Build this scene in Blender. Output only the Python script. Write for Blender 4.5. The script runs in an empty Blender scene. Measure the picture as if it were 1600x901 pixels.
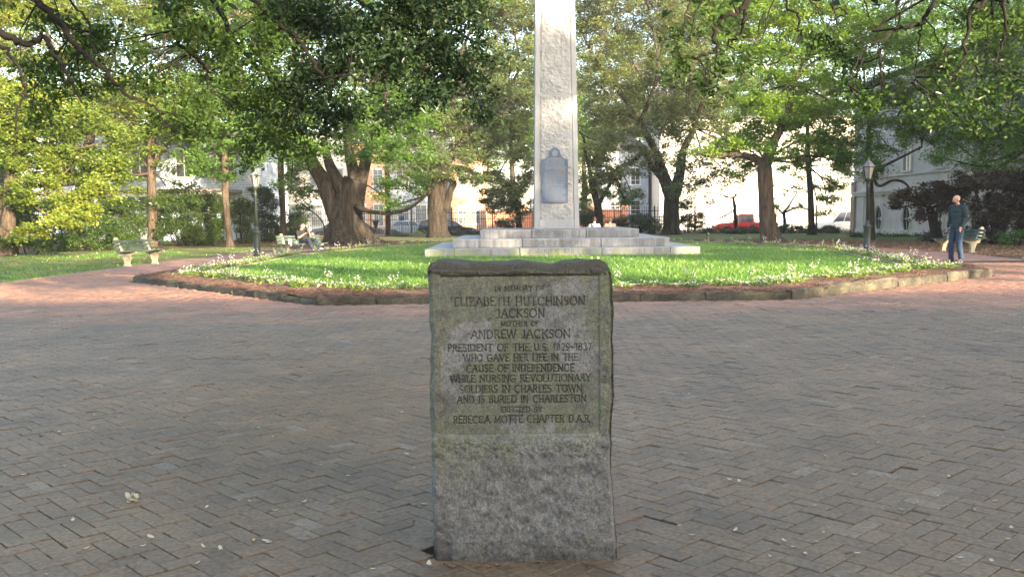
import bpy, math, random
import numpy as np
from mathutils import Vector, Matrix
R = math.radians
random.seed(7)
RNG = np.random.default_rng(11)
scene = bpy.context.scene
COL = scene.collection

# ------------------------------------------------------------ camera, sky, sun, exposure
K = 1.29                          # depth scale of the layout
FPX = 1490.0                      # focal length in pixels of the 1600 px wide photograph
CAMH = 1.36
PITCH = math.atan((450.5-337.0)/FPX)
cam_d = bpy.data.cameras.new('camera'); cam = bpy.data.objects.new('camera', cam_d); COL.objects.link(cam)
cam_d.sensor_width = 36; cam_d.lens = FPX/1600*36; cam_d.clip_start = .05; cam_d.clip_end = 2000
CM = Matrix.Translation((0, 0, CAMH)) @ Matrix.Rotation(math.pi/2-PITCH, 4, 'X') @ Matrix.Rotation(R(-.6), 4, 'Z')
cam.matrix_world = CM
scene.camera = cam
SUN_AZ, SUN_EL = 35.0, 12.0       # from behind the camera, to the right; low evening sun
world = bpy.data.worlds.new('World'); scene.world = world; world.use_nodes = True
wn = world.node_tree.nodes; bg = wn['Background']
sky = wn.new('ShaderNodeTexSky'); sky.sky_type = 'NISHITA'; sky.sun_disc = False
sky.sun_elevation = R(SUN_EL); sky.sun_rotation = R(180-SUN_AZ); sky.air_density = 1.0; sky.dust_density = 2.2; sky.ozone_density = .65
world.node_tree.links.new(sky.outputs[0], bg.inputs[0]); bg.inputs[1].default_value = .15
sl = bpy.data.lights.new('sun', 'SUN'); so = bpy.data.objects.new('sun', sl); COL.objects.link(so)
sl.energy = 4.2; sl.angle = R(.55); sl.color = (1.0, .79, .52)
sd = Vector((-math.sin(R(SUN_AZ))*math.cos(R(SUN_EL)), math.cos(R(SUN_AZ))*math.cos(R(SUN_EL)), -math.sin(R(SUN_EL))))
so.rotation_euler = sd.to_track_quat('-Z', 'Y').to_euler(); so.location = (20, -30, 20)
scene.view_settings.view_transform = 'Standard'; scene.view_settings.look = 'None'
scene.view_settings.exposure = 2.66; scene.view_settings.gamma = 1
scene.cycles.max_bounces = 6; scene.cycles.diffuse_bounces = 3; scene.cycles.glossy_bounces = 2
scene.cycles.transmission_bounces = 4; scene.cycles.transparent_max_bounces = 4
scene.cycles.use_denoising = True; scene.cycles.caustics_reflective = False; scene.cycles.caustics_refractive = False

def ray(px, py):
    v = CM.to_3x3() @ Vector(((px-800)/FPX, -(py-450.5)/FPX, -1)); return v
def gp(px, py, z=0.0):            # a point on the ground seen at a pixel of the photograph
    v = ray(px, py); t = (z-CAMH)/v.z; return Vector((v.x*t, v.y*t, z))
def dp(px, py, y):                # the point at distance y
    v = ray(px, py); t = y/v.y; return Vector((v.x*t, y, CAMH+v.z*t))

# ------------------------------------------------------------ noise
def _hash(ix, iy, iz):
    h = (ix.astype(np.int64)*374761393 + iy.astype(np.int64)*668265263 + iz.astype(np.int64)*2147483647+1013) & 0xffffffff
    h = ((h ^ (h >> 13))*1274126177) & 0xffffffff
    return ((h ^ (h >> 16)) & 0xffff)/65535.0
def vnoise(p):
    f = np.floor(p); w = p-f; w = w*w*(3-2*w); i = f.astype(np.int64); out = 0
    for dx in (0, 1):
        for dy in (0, 1):
            for dz in (0, 1):
                k = (w[:, 0] if dx else 1-w[:, 0])*(w[:, 1] if dy else 1-w[:, 1])*(w[:, 2] if dz else 1-w[:, 2])
                out = out+k*_hash(i[:, 0]+dx, i[:, 1]+dy, i[:, 2]+dz)
    return out*2-1
def fbm(p, scale=1.0, octv=4, gain=.5):
    p = np.asarray(p, float)*scale; a = 1; s = 0; n = 0
    for k in range(octv):
        s = s+a*vnoise(p+17.3*k); n += a; a *= gain; p = p*2.03
    return s/n
def sstep(a, b, x): t = np.clip((x-a)/(b-a), 0, 1); return t*t*(3-2*t)

# ------------------------------------------------------------ materials
def newmat(name):
    m = bpy.data.materials.new(name); m.use_nodes = True; nt = m.node_tree
    return m, nt, nt.nodes, nt.links, nt.nodes['Principled BSDF']
def ramp(N, stops):
    r = N.new('ShaderNodeValToRGB'); e = r.color_ramp.elements
    while len(e) < len(stops): e.new(.5)
    for k, (p, c) in enumerate(stops): e[k].position = p; e[k].color = (*c, 1)
    return r
def noise_mat(name, cols, scale=6, rough=.85, bump=.3, bscale=None, stretch=(1, 1, 1), detail=6, spec=.3, fine=None, dist=.02, lo=.33, hi=.67):
    """procedural colour from noise between the given colours, with relief"""
    m, nt, N, L, b = newmat(name)
    tc = N.new('ShaderNodeTexCoord'); mp = N.new('ShaderNodeMapping'); mp.inputs['Scale'].default_value = stretch
    L.new(tc.outputs['Object'], mp.inputs[0])
    n = N.new('ShaderNodeTexNoise'); n.inputs['Scale'].default_value = scale; n.inputs['Detail'].default_value = detail; n.inputs['Roughness'].default_value = .62
    L.new(mp.outputs[0], n.inputs[0])
    k = len(cols); r = ramp(N, [(lo+(hi-lo)*i/max(1, k-1), c) for i, c in enumerate(cols)]); L.new(n.outputs['Fac'], r.inputs[0])
    out = r.outputs[0]
    if fine:
        n3 = N.new('ShaderNodeTexNoise'); n3.inputs['Scale'].default_value = fine[0]; n3.inputs['Detail'].default_value = 3; L.new(mp.outputs[0], n3.inputs[0])
        mr = N.new('ShaderNodeMapRange'); mr.inputs[1].default_value = .3; mr.inputs[2].default_value = .7; mr.inputs[3].default_value = 1-fine[1]; mr.inputs[4].default_value = 1+fine[1]
        L.new(n3.outputs['Fac'], mr.inputs[0])
        mx = N.new('ShaderNodeVectorMath'); mx.operation = 'SCALE'; L.new(out, mx.inputs[0]); L.new(mr.outputs[0], mx.inputs['Scale']); out = mx.outputs[0]
    L.new(out, b.inputs['Base Color'])
    b.inputs['Roughness'].default_value = rough; b.inputs['Specular IOR Level'].default_value = spec
    if bump:
        n2 = N.new('ShaderNodeTexNoise'); n2.inputs['Scale'].default_value = bscale or scale*4; n2.inputs['Detail'].default_value = 6; L.new(mp.outputs[0], n2.inputs[0])
        bp = N.new('ShaderNodeBump'); bp.inputs['Strength'].default_value = bump; bp.inputs['Distance'].default_value = dist
        L.new(n2.outputs['Fac'], bp.inputs['Height']); L.new(bp.outputs[0], b.inputs['Normal'])
    return m
def plain(name, c, rough=.5, metal=0, spec=.4):
    m, nt, N, L, b = newmat(name)
    tc = N.new('ShaderNodeTexCoord'); n = N.new('ShaderNodeTexNoise'); n.inputs['Scale'].default_value = 9; n.inputs['Detail'].default_value = 5
    L.new(tc.outputs['Object'], n.inputs[0])
    r = ramp(N, [(.3, tuple(v*.86 for v in c)), (.7, tuple(min(1, v*1.1) for v in c))]); L.new(n.outputs['Fac'], r.inputs[0]); L.new(r.outputs[0], b.inputs['Base Color'])
    b.inputs['Roughness'].default_value = rough; b.inputs['Metallic'].default_value = metal; b.inputs['Specular IOR Level'].default_value = spec
    return m
def leaf_mat(name, cols, trans=.38, patch=.5, gloss=.06):
    """leaf: per-leaf colour, diffuse + translucent + a little gloss"""
    m = bpy.data.materials.new(name); m.use_nodes = True; nt = m.node_tree; N = nt.nodes; L = nt.links; N.remove(N['Principled BSDF'])
    g = N.new('ShaderNodeNewGeometry'); tc = N.new('ShaderNodeTexCoord')
    n = N.new('ShaderNodeTexNoise'); n.inputs['Scale'].default_value = patch; n.inputs['Detail'].default_value = 3; L.new(tc.outputs['Object'], n.inputs[0])
    a = N.new('ShaderNodeMath'); a.operation = 'MULTIPLY'; a.inputs[1].default_value = .45; L.new(g.outputs['Random Per Island'], a.inputs[0])
    c = N.new('ShaderNodeMath'); c.operation = 'MULTIPLY_ADD'; c.inputs[1].default_value = 1.5; c.inputs[2].default_value = -.5; L.new(n.outputs['Fac'], c.inputs[0])
    s = N.new('ShaderNodeMath'); s.operation = 'ADD'; L.new(a.outputs[0], s.inputs[0]); L.new(c.outputs[0], s.inputs[1])
    k = len(cols); r = ramp(N, [(.05+.9*i/(k-1), q) for i, q in enumerate(cols)]); L.new(s.outputs[0], r.inputs[0])
    d = N.new('ShaderNodeBsdfDiffuse'); t = N.new('ShaderNodeBsdfTranslucent'); L.new(r.outputs[0], d.inputs[0])
    hs = N.new('ShaderNodeMixRGB'); hs.blend_type = 'MULTIPLY'; hs.inputs[0].default_value = 1; hs.inputs[2].default_value = (1.35, 1.3, .55, 1)
    L.new(r.outputs[0], hs.inputs[1]); L.new(hs.outputs[0], t.inputs[0])
    m1 = N.new('ShaderNodeMixShader'); m1.inputs[0].default_value = trans; L.new(d.outputs[0], m1.inputs[1]); L.new(t.outputs[0], m1.inputs[2])
    gl = N.new('ShaderNodeBsdfGlossy'); gl.inputs['Roughness'].default_value = .35; gl.inputs[0].default_value = (.8, .85, .8, 1)
    m2 = N.new('ShaderNodeMixShader'); m2.inputs[0].default_value = gloss; L.new(m1.outputs[0], m2.inputs[1]); L.new(gl.outputs[0], m2.inputs[2])
    L.new(m2.outputs[0], N['Material Output'].inputs[0])
    return m
def attr_mat(name, attr, rough=.9, bump=.4, bscale=120, speck=.25, spec=.25, dist=.004):
    """colour stored per vertex (stains, lichen, weathering) with mineral speckle and relief"""
    m, nt, N, L, b = newmat(name)
    at = N.new('ShaderNodeAttribute'); at.attribute_name = attr
    tc = N.new('ShaderNodeTexCoord'); n = N.new('ShaderNodeTexNoise'); n.inputs['Scale'].default_value = bscale; n.inputs['Detail'].default_value = 4; L.new(tc.outputs['Object'], n.inputs[0])
    mr = N.new('ShaderNodeMapRange'); mr.inputs[1].default_value = .3; mr.inputs[2].default_value = .7; mr.inputs[3].default_value = 1-speck; mr.inputs[4].default_value = 1+speck; L.new(n.outputs['Fac'], mr.inputs[0])
    mx = N.new('ShaderNodeVectorMath'); mx.operation = 'SCALE'; L.new(at.outputs['Color'], mx.inputs[0]); L.new(mr.outputs[0], mx.inputs['Scale']); L.new(mx.outputs[0], b.inputs['Base Color'])
    b.inputs['Roughness'].default_value = rough; b.inputs['Specular IOR Level'].default_value = spec
    bp = N.new('ShaderNodeBump'); bp.inputs['Strength'].default_value = bump; bp.inputs['Distance'].default_value = dist; L.new(n.outputs['Fac'], bp.inputs['Height']); L.new(bp.outputs[0], b.inputs['Normal'])
    return m
def brick_unit_mat():
    m, nt, N, L, b = newmat('paving_brick')
    oi = N.new('ShaderNodeObjectInfo'); g = N.new('ShaderNodeNewGeometry')
    ad = N.new('ShaderNodeMath'); ad.operation = 'ADD'; L.new(oi.outputs['Random'], ad.inputs[0]); L.new(g.outputs['Random Per Island'], ad.inputs[1])
    fr = N.new('ShaderNodeMath'); fr.operation = 'FRACT'; L.new(ad.outputs[0], fr.inputs[0])
    r = ramp(N, [(0, (.128, .093, .062)), (.3, (.147, .105, .068)), (.55, (.160, .111, .070)), (.8, (.149, .111, .074)), (.95, (.166, .111, .070)), (1, (.185, .150, .112))]); L.new(fr.outputs[0], r.inputs[0])
    n = N.new('ShaderNodeTexNoise'); n.inputs['Scale'].default_value = .9; n.inputs['Detail'].default_value = 8; n.inputs['Roughness'].default_value = .65; L.new(g.outputs['Position'], n.inputs[0])
    r2 = ramp(N, [(.33, (.76, .77, .78)), (.64, (1.2, 1.16, 1.10))]); L.new(n.outputs['Fac'], r2.inputs[0])
    mx = N.new('ShaderNodeMixRGB'); mx.blend_type = 'MULTIPLY'; mx.inputs[0].default_value = 1; L.new(r.outputs[0], mx.inputs[1]); L.new(r2.outputs[0], mx.inputs[2])
    # paving tinted redder towards the flower bed: sunlight painted into the brick colour
    n2 = N.new('ShaderNodeTexNoise'); n2.inputs['Scale'].default_value = 45; n2.inputs['Detail'].default_value = 5; L.new(g.outputs['Position'], n2.inputs[0])
    r3 = ramp(N, [(.3, (.64, .64, .64)), (.7, (1.32, 1.32, 1.32))]); L.new(n2.outputs['Fac'], r3.inputs[0])
    mx2 = N.new('ShaderNodeMixRGB'); mx2.blend_type = 'MULTIPLY'; mx2.inputs[0].default_value = 1; L.new(mx.outputs[0], mx2.inputs[1]); L.new(r3.outputs[0], mx2.inputs[2])
    sx = N.new('ShaderNodeSeparateXYZ'); L.new(g.outputs['Position'], sx.inputs[0])
    nw = N.new('ShaderNodeMath'); nw.operation = 'MULTIPLY_ADD'; nw.inputs[1].default_value = 5; L.new(n.outputs['Fac'], nw.inputs[0]); L.new(sx.outputs['Y'], nw.inputs[2])
    mr = N.new('ShaderNodeMapRange'); mr.inputs[1].default_value = 14.6; mr.inputs[2].default_value = 17.6; L.new(nw.outputs[0], mr.inputs[0])
    red = N.new('ShaderNodeMixRGB'); red.blend_type = 'MULTIPLY'; red.inputs[2].default_value = (1.85, 1.38, 1.38, 1); L.new(mr.outputs[0], red.inputs[0]); L.new(mx2.outputs[0], red.inputs[1])
    L.new(red.outputs[0], b.inputs['Base Color'])
    b.inputs['Roughness'].default_value = .6; b.inputs['Specular IOR Level'].default_value = .35
    bp = N.new('ShaderNodeBump'); bp.inputs['Strength'].default_value = .45; bp.inputs['Distance'].default_value = .006; L.new(n2.outputs['Fac'], bp.inputs['Height']); L.new(bp.outputs[0], b.inputs['Normal'])
    return m
def brick_wall_mat(name, c1, c2, mortar, scale, w=.5, h=.25, rot=0, plane='XZ'):
    m, nt, N, L, b = newmat(name)
    tc = N.new('ShaderNodeTexCoord'); sp = N.new('ShaderNodeSeparateXYZ'); cb = N.new('ShaderNodeCombineXYZ'); L.new(tc.outputs['Object'], sp.inputs[0])
    L.new(sp.outputs[plane[0]], cb.inputs[0]); L.new(sp.outputs[plane[1]], cb.inputs[1])
    mp = N.new('ShaderNodeMapping'); mp.inputs['Rotation'].default_value = (0, 0, rot); L.new(cb.outputs[0], mp.inputs[0])
    t = N.new('ShaderNodeTexBrick'); t.inputs['Scale'].default_value = scale; t.inputs['Color1'].default_value = (*c1, 1); t.inputs['Color2'].default_value = (*c2, 1); t.inputs['Mortar'].default_value = (*mortar, 1)
    t.inputs['Mortar Size'].default_value = .015; t.inputs['Brick Width'].default_value = w; t.inputs['Row Height'].default_value = h; L.new(mp.outputs[0], t.inputs[0])
    n = N.new('ShaderNodeTexNoise'); n.inputs['Scale'].default_value = 3; n.inputs['Detail'].default_value = 6; L.new(tc.outputs['Object'], n.inputs[0])
    r = ramp(N, [(.3, (.75, .75, .75)), (.7, (1.2, 1.2, 1.2))]); L.new(n.outputs['Fac'], r.inputs[0])
    mx = N.new('ShaderNodeMixRGB'); mx.blend_type = 'MULTIPLY'; mx.inputs[0].default_value = 1; L.new(t.outputs[0], mx.inputs[1]); L.new(r.outputs[0], mx.inputs[2]); L.new(mx.outputs[0], b.inputs['Base Color'])
    b.inputs['Roughness'].default_value = .9; b.inputs['Specular IOR Level'].default_value = .2
    return m

M = {}
M['brick'] = brick_unit_mat()
M['joint'] = noise_mat('joint_dirt', [(.03, .025, .02), (.06, .05, .04)], 8, .95, .5)
M['brick_far'] = brick_wall_mat('brick_path', (.34, .20, .16), (.27, .15, .12), (.10, .07, .06), 5, .5, .25, R(45), 'XY')
M['soil'] = noise_mat('park_soil', [(.06, .045, .03), (.12, .085, .055), (.16, .12, .08)], .7, .95, .4, 9)
M['mulch'] = noise_mat('mulch', [(.045, .025, .017), (.10, .055, .035), (.16, .09, .06)], 3, .95, .6, 30)
M['grassy'] = noise_mat('grass_ground', [(.06, .09, .02), (.10, .13, .03), (.17, .15, .06)], .8, .95, .5, 20, fine=(22, .35))
M['lawn'] = noise_mat('lawn_ground', [(.07, .11, .03), (.10, .16, .035), (.14, .19, .045)], .6, .95, .5, 30, fine=(25, .3))
M['asphalt'] = noise_mat('asphalt', [(.045, .045, .045), (.06, .06, .06)], 5, .9, .3, 60)
M['concrete'] = noise_mat('pale_concrete', [(.26, .24, .22), (.36, .34, .31)], 3, .9, .3, 30)
M['far_ground'] = noise_mat('far_ground', [(.10, .10, .07), (.16, .14, .10)], .05, .95, 0)
M['stone'] = attr_mat('weathered_granite', 'stain', .88, .55, 160, .34, .25, .005)
M['kerb'] = noise_mat('kerb_granite', [(.035, .033, .028), (.075, .07, .055), (.13, .12, .085)], 2.2, .9, .6, 25, fine=(40, .3))
M['straw'] = noise_mat('pine_straw', [(.07, .038, .025), (.15, .085, .058), (.24, .15, .105)], 3, .9, .6, 60, fine=(60, .4))
M['bark'] = noise_mat('bark', [(.012, .010, .009), (.034, .028, .023), (.070, .058, .048)], 2.2, .95, 1.0, 7, (2.6, 2.6, .45), dist=.16, fine=(16, .35))
M['bark_tan'] = noise_mat('tan_bark', [(.034, .026, .020), (.072, .054, .040), (.118, .088, .064)], 3, .95, .9, 9, (3, 3, .5), dist=.08, fine=(14, .3))
M['bark_dark'] = noise_mat('dark_bark', [(.006, .0055, .005), (.016, .0135, .0115)], 5, .95, .8, 14, (1, 1, 1), dist=.02)
M['twig'] = noise_mat('grey_twig', [(.10, .09, .075), (.19, .17, .145)], 4, .95, 0)
M['leaf_lime'] = leaf_mat('lime_leaf', [(.035, .07, .012), (.14, .205, .03), (.33, .35, .055)], .42, .35)  # sun glow put into the yellow tone, dark end for unlit leaves
M['leaf_mid'] = leaf_mat('mid_green_leaf', [(.035, .085, .015), (.08, .17, .025), (.14, .24, .04)], .38, .4)
M['leaf_light'] = leaf_mat('fresh_green_leaf', [(.05, .115, .015), (.125, .235, .028), (.26, .34, .05)], .4, .35)
M['leaf_grey'] = leaf_mat('grey_green_oak_leaf', [(.045, .075, .025), (.10, .145, .048), (.20, .225, .09)], .3, .4, .10)
M['leaf_dark'] = leaf_mat('dark_evergreen_leaf', [(.015, .035, .012), (.03, .06, .02), (.05, .085, .03)], .2, .6, .10)
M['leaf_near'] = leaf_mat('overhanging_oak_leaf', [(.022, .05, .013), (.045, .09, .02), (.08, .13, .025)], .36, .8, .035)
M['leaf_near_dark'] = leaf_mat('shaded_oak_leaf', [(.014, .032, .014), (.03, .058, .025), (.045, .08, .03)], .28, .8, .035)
M['leaf_azalea'] = leaf_mat('azalea_leaf', [(.022, .05, .012), (.05, .095, .018), (.09, .14, .03)], .25, .7, .07)
M['leaf_purple'] = leaf_mat('purple_brown_leaf', [(.02, .013, .012), (.05, .028, .022), (.10, .065, .035)], .25, .7, .08)
M['leaf_litter'] = leaf_mat('dry_leaf', [(.16, .08, .04), (.30, .17, .09), (.42, .30, .19)], .2, 3, .04)
M['grass'] = leaf_mat('grass_blade', [(.065, .15, .02), (.105, .23, .032), (.18, .29, .045)], .35, .6, .05)
M['petal'] = leaf_mat('white_petal', [(.55, .45, .50), (.75, .68, .70), (.85, .82, .78)], .3, 4, .03)
M['flower_leaf'] = leaf_mat('bedding_leaf', [(.08, .15, .03), (.16, .25, .05), (.28, .34, .07)], .35, 3, .05)
M['step'] = None
# ------------------------------------------------------------ mesh and object helpers
def mesh_np(name, V, F, smooth=False):
    me = bpy.data.meshes.new(name); V = np.asarray(V, np.float32); F = np.asarray(F, np.int32); k = F.shape[1]
    me.vertices.add(len(V)); me.vertices.foreach_set('co', V.ravel()); me.loops.add(F.size); me.loops.foreach_set('vertex_index', F.ravel())
    me.polygons.add(len(F)); me.polygons.foreach_set('loop_start', np.arange(0, F.size, k, dtype=np.int32))
    me.polygons.foreach_set('use_smooth', np.full(len(F), smooth)); me.update(calc_edges=True); return me
def tag(o, label=None, cat=None, group=None, kind=None):
    if label: o['label'] = label
    if cat: o['category'] = cat
    if group: o['group'] = group
    if kind: o['kind'] = kind
    return o
def link(name, me, mats, parent=None, org=None):
    o = bpy.data.objects.new(name, me); COL.objects.link(o)
    for m in (mats if isinstance(mats, (list, tuple)) else [mats]):
        if me.materials.find(m.name) < 0: me.materials.append(m)
    if parent: o.parent = parent
    return o
def empty(name, loc=(0, 0, 0), rz=0, label=None, cat=None, group=None, kind=None):
    o = bpy.data.objects.new(name, None); COL.objects.link(o); o.location = loc; o.rotation_euler = (0, 0, rz); o.empty_display_size = .2
    return tag(o, label, cat, group, kind)
def copy_tree(o, parent=None, **kw):
    c = o.copy(); COL.objects.link(c); c.parent = parent
    for ch in list(o.children): copy_tree(ch, c)
    for k, v in kw.items(): c[k] = v
    return c
class MB:
    """collects geometry for ONE mesh object"""
    def __init__(s): s.v = []; s.f = []; s.m = []
    def add(s, vs, fs, mi=0):
        o = len(s.v); s.v += [tuple(p) for p in vs]; s.f += [tuple(i+o for i in f) for f in fs]; s.m += [mi]*len(fs); return s
    def box(s, c, d, rz=0, bev=0, mi=0, taper=1.0):
        hx, hy, hz = d[0]/2, d[1]/2, d[2]/2; b = min(bev, hx*.9, hy*.9, hz*.9); cs, sn = math.cos(rz), math.sin(rz)
        def P(x, y, z): return (c[0]+x*cs-y*sn, c[1]+x*sn+y*cs, c[2]+z)
        if b <= 0:
            vs = [P(x*(taper if z > 0 else 1), y*(taper if z > 0 else 1), z) for z in (-hz, hz) for x, y in ((-hx, -hy), (hx, -hy), (hx, hy), (-hx, hy))]
            fs = [(3, 2, 1, 0), (4, 5, 6, 7), (0, 1, 5, 4), (1, 2, 6, 5), (2, 3, 7, 6), (3, 0, 4, 7)]
        else:
            def oct_(z, i):
                x, y = hx-i, hy-i
                return [P(-x+b, -y, z), P(x-b, -y, z), P(x, -y+b, z), P(x, y-b, z), P(x-b, y, z), P(-x+b, y, z), P(-x, y-b, z), P(-x, -y+b, z)]
            vs = oct_(-hz, b*.6)+oct_(-hz+b, 0)+oct_(hz-b, 0)+oct_(hz, b*.6); fs = [tuple(range(7, -1, -1)), tuple(range(24, 32))]
            for k in range(3):
                for i in range(8): j = (i+1) % 8; fs.append((k*8+i, k*8+j, k*8+8+j, k*8+8+i))
        return s.add(vs, fs, mi)
    def beam(s, a, b, w, h, mi=0, up=(0, 0, 1)):
        a, b = Vector(a), Vector(b); d = (b-a).normalized(); u = Vector(up)
        if abs(d.dot(u)) > .98: u = Vector((0, 1, 0))
        sd_ = d.cross(u).normalized()*w/2; uu = sd_.cross(d).normalized()*h/2
        vs = [p+x+y for p in (a, b) for x, y in ((-sd_, -uu), (sd_, -uu), (sd_, uu), (-sd_, uu))]
        return s.add(vs, [(0, 1, 2, 3), (7, 6, 5, 4), (0, 4, 5, 1), (1, 5, 6, 2), (2, 6, 7, 3), (3, 7, 4, 0)], mi)
    def tube(s, pts, rad, seg=8, mi=0, cap=True, lump=0, ph=0):
        pts = [Vector(p) for p in pts]; n = len(pts)
        if not isinstance(rad, (list, tuple, np.ndarray)): rad = [rad]*n
        vs = []; ref = Vector((.31, .95, .1))
        for i, p in enumerate(pts):
            d = (pts[min(i+1, n-1)]-pts[max(i-1, 0)]); d = d.normalized() if d.length > 1e-9 else Vector((0, 0, 1))
            if abs(d.dot(ref)) > .95: ref = Vector((1, .2, .3))
            u = d.cross(ref).normalized(); w = d.cross(u)
            for k in range(seg):
                a = 2*math.pi*k/seg; r = rad[i]*(1+lump*(math.sin(3*a+ph)*.5+math.sin(5*a+ph*2+i*.35)*.5+math.sin(2*a-ph+i*.2)*.5))
                vs.append(p+u*math.cos(a)*r+w*math.sin(a)*r)
        fs = [(i*seg+k, i*seg+(k+1) % seg, (i+1)*seg+(k+1) % seg, (i+1)*seg+k) for i in range(n-1) for k in range(seg)]
        if cap: fs += [tuple(range(seg-1, -1, -1)), tuple((n-1)*seg+k for k in range(seg))]
        return s.add(vs, fs, mi)
    def lathe(s, prof, seg=16, c=(0, 0, 0), mi=0):
        return s.tube2([(r, z) for r, z in prof], seg, c, mi)
    def tube2(s, prof, seg, c, mi):
        vs = [(c[0]+r*math.cos(2*math.pi*k/seg), c[1]+r*math.sin(2*math.pi*k/seg), c[2]+z) for r, z in prof for k in range(seg)]; n = len(prof)
        fs = [(i*seg+k, i*seg+(k+1) % seg, (i+1)*seg+(k+1) % seg, (i+1)*seg+k) for i in range(n-1) for k in range(seg)]
        fs += [tuple(range(seg-1, -1, -1)), tuple((n-1)*seg+k for k in range(seg))]
        return s.add(vs, fs, mi)
    def ball(s, c, r, seg=10, ring=7, mi=0, rot=None):
        if not isinstance(r, (tuple, list)): r = (r, r, r)
        vs = []; c = Vector(c)
        for i in range(ring+1):
            t = math.pi*i/ring
            for k in range(seg):
                a = 2*math.pi*k/seg; p = Vector((r[0]*math.sin(t)*math.cos(a), r[1]*math.sin(t)*math.sin(a), r[2]*math.cos(t)))
                if rot is not None: p = rot @ p
                vs.append(c+p)
        return s.add(vs, [(i*seg+k, (i+1)*seg+k, (i+1)*seg+(k+1) % seg, i*seg+(k+1) % seg) for i in range(ring) for k in range(seg)], mi)
    def prism(s, poly, z0, z1, mi=0):
        n = len(poly); vs = [(x, y, z0) for x, y in poly]+[(x, y, z1) for x, y in poly]
        return s.add(vs, [tuple(range(n-1, -1, -1)), tuple(range(n, 2*n))]+[(i, (i+1) % n, n+(i+1) % n, n+i) for i in range(n)], mi)
    def mesh(s, name='mesh', smooth=False, org=None):
        me = bpy.data.meshes.new(name); v = s.v if org is None else [(p[0]-org[0], p[1]-org[1], p[2]-org[2]) for p in s.v]
        me.from_pydata(v, [], s.f); me.polygons.foreach_set('material_index', s.m)
        if smooth: me.polygons.foreach_set('use_smooth', [True]*len(s.f))
        me.update(); return me
    def build(s, name, mats, parent=None, smooth=False, world=False):
        org = tuple(parent.location) if (parent and world) else None
        me = s.mesh(name, smooth, org)
        for m in (mats if isinstance(mats, (list, tuple)) else [mats]): me.materials.append(m)
        o = bpy.data.objects.new(name, me); COL.objects.link(o)
        if parent: o.parent = parent
        return o
def smooth_path(pts, n=6):
    P = [Vector(p) for p in pts]
    if len(P) < 3: return [P[0].lerp(P[-1], k/n) for k in range(n+1)]
    P = [P[0]*2-P[1]]+P+[P[-1]*2-P[-2]]; out = []
    for i in range(1, len(P)-2):
        a, b, c, d = P[i-1:i+3]
        for k in range(n):
            t = k/n; out.append(.5*((2*b)+(c-a)*t+(2*a-5*b+4*c-d)*t*t+(3*b-a-3*c+d)*t**3))
    out.append(P[-2]); return out
def interp(a, n): return list(np.interp(np.linspace(0, 1, n), np.linspace(0, 1, len(a)), a))

# ------------------------------------------------------------ foliage
def leaf_geom(C, L, W, up=.7, seed=0, hexa=False, droop=0, tri=False):
    rng = np.random.default_rng(seed); n = len(C); L = L*rng.uniform(.7, 1.25, (n, 1)); W = W*rng.uniform(.75, 1.2, (n, 1))
    N = rng.normal(size=(n, 3)); N[:, 2] = np.abs(N[:, 2])+up; N /= np.linalg.norm(N, axis=1, keepdims=True)
    A = rng.normal(size=(n, 3)); A[:, 2] -= droop; U = A-N*(A*N).sum(1, keepdims=True); U /= np.linalg.norm(U, axis=1, keepdims=True); V = np.cross(N, U)
    if hexa:
        pts = [(-.5, 0, 0), (-.2, .45, .12), (.18, .42, .10), (.5, 0, -.05), (.18, -.42, .10), (-.2, -.45, .12)]
    elif tri: pts = [(-.5, 0, 0), (.5, .5, .05), (.42, -.5, 0)]
    else: pts = [(-.5, 0, 0), (.05, .5, .08), (.5, 0, 0), (.05, -.5, .08)]
    k = len(pts); VV = np.stack([C+U*L*a+V*W*b+N*W*c for a, b, c in pts], 1).reshape(-1, 3)
    if hexa:   # two quads folded on the midrib
        base = np.arange(n)[:, None]*6; F = np.concatenate([base+np.array([[0, 1, 2, 3]]), base+np.array([[0, 3, 4, 5]])], 0)[:, ::-1]
    else: F = np.arange(n*k).reshape(n, k)
    return VV, F
DENS = [2.6, 1.6, 1.22]
def lobe_points(c, r, sub_r, per, cover, rng, flat=.55):
    """leaf centres in clumps spread through an ellipsoid; returns leaves and clump centres"""
    per = int(per*DENS[0]); cover = cover*DENS[1]
    area = math.pi*r[0]*r[2]; nsub = max(3, int(cover*area/(math.pi*sub_r*sub_r)))
    D = rng.normal(size=(nsub, 3)); D /= np.linalg.norm(D, axis=1, keepdims=True); D *= rng.uniform(.12, 1, (nsub, 1))**.45
    S = np.array(c)+D*np.array(r); k = rng.integers(int(per*.5), int(per*1.5)+1, nsub); idx = np.repeat(np.arange(nsub), k)
    G = rng.normal(size=(len(idx), 3))*sub_r*.55*rng.uniform(.6, 1.3, nsub)[idx][:, None]; G[:, 2] *= flat
    return S[idx]+G, S
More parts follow.
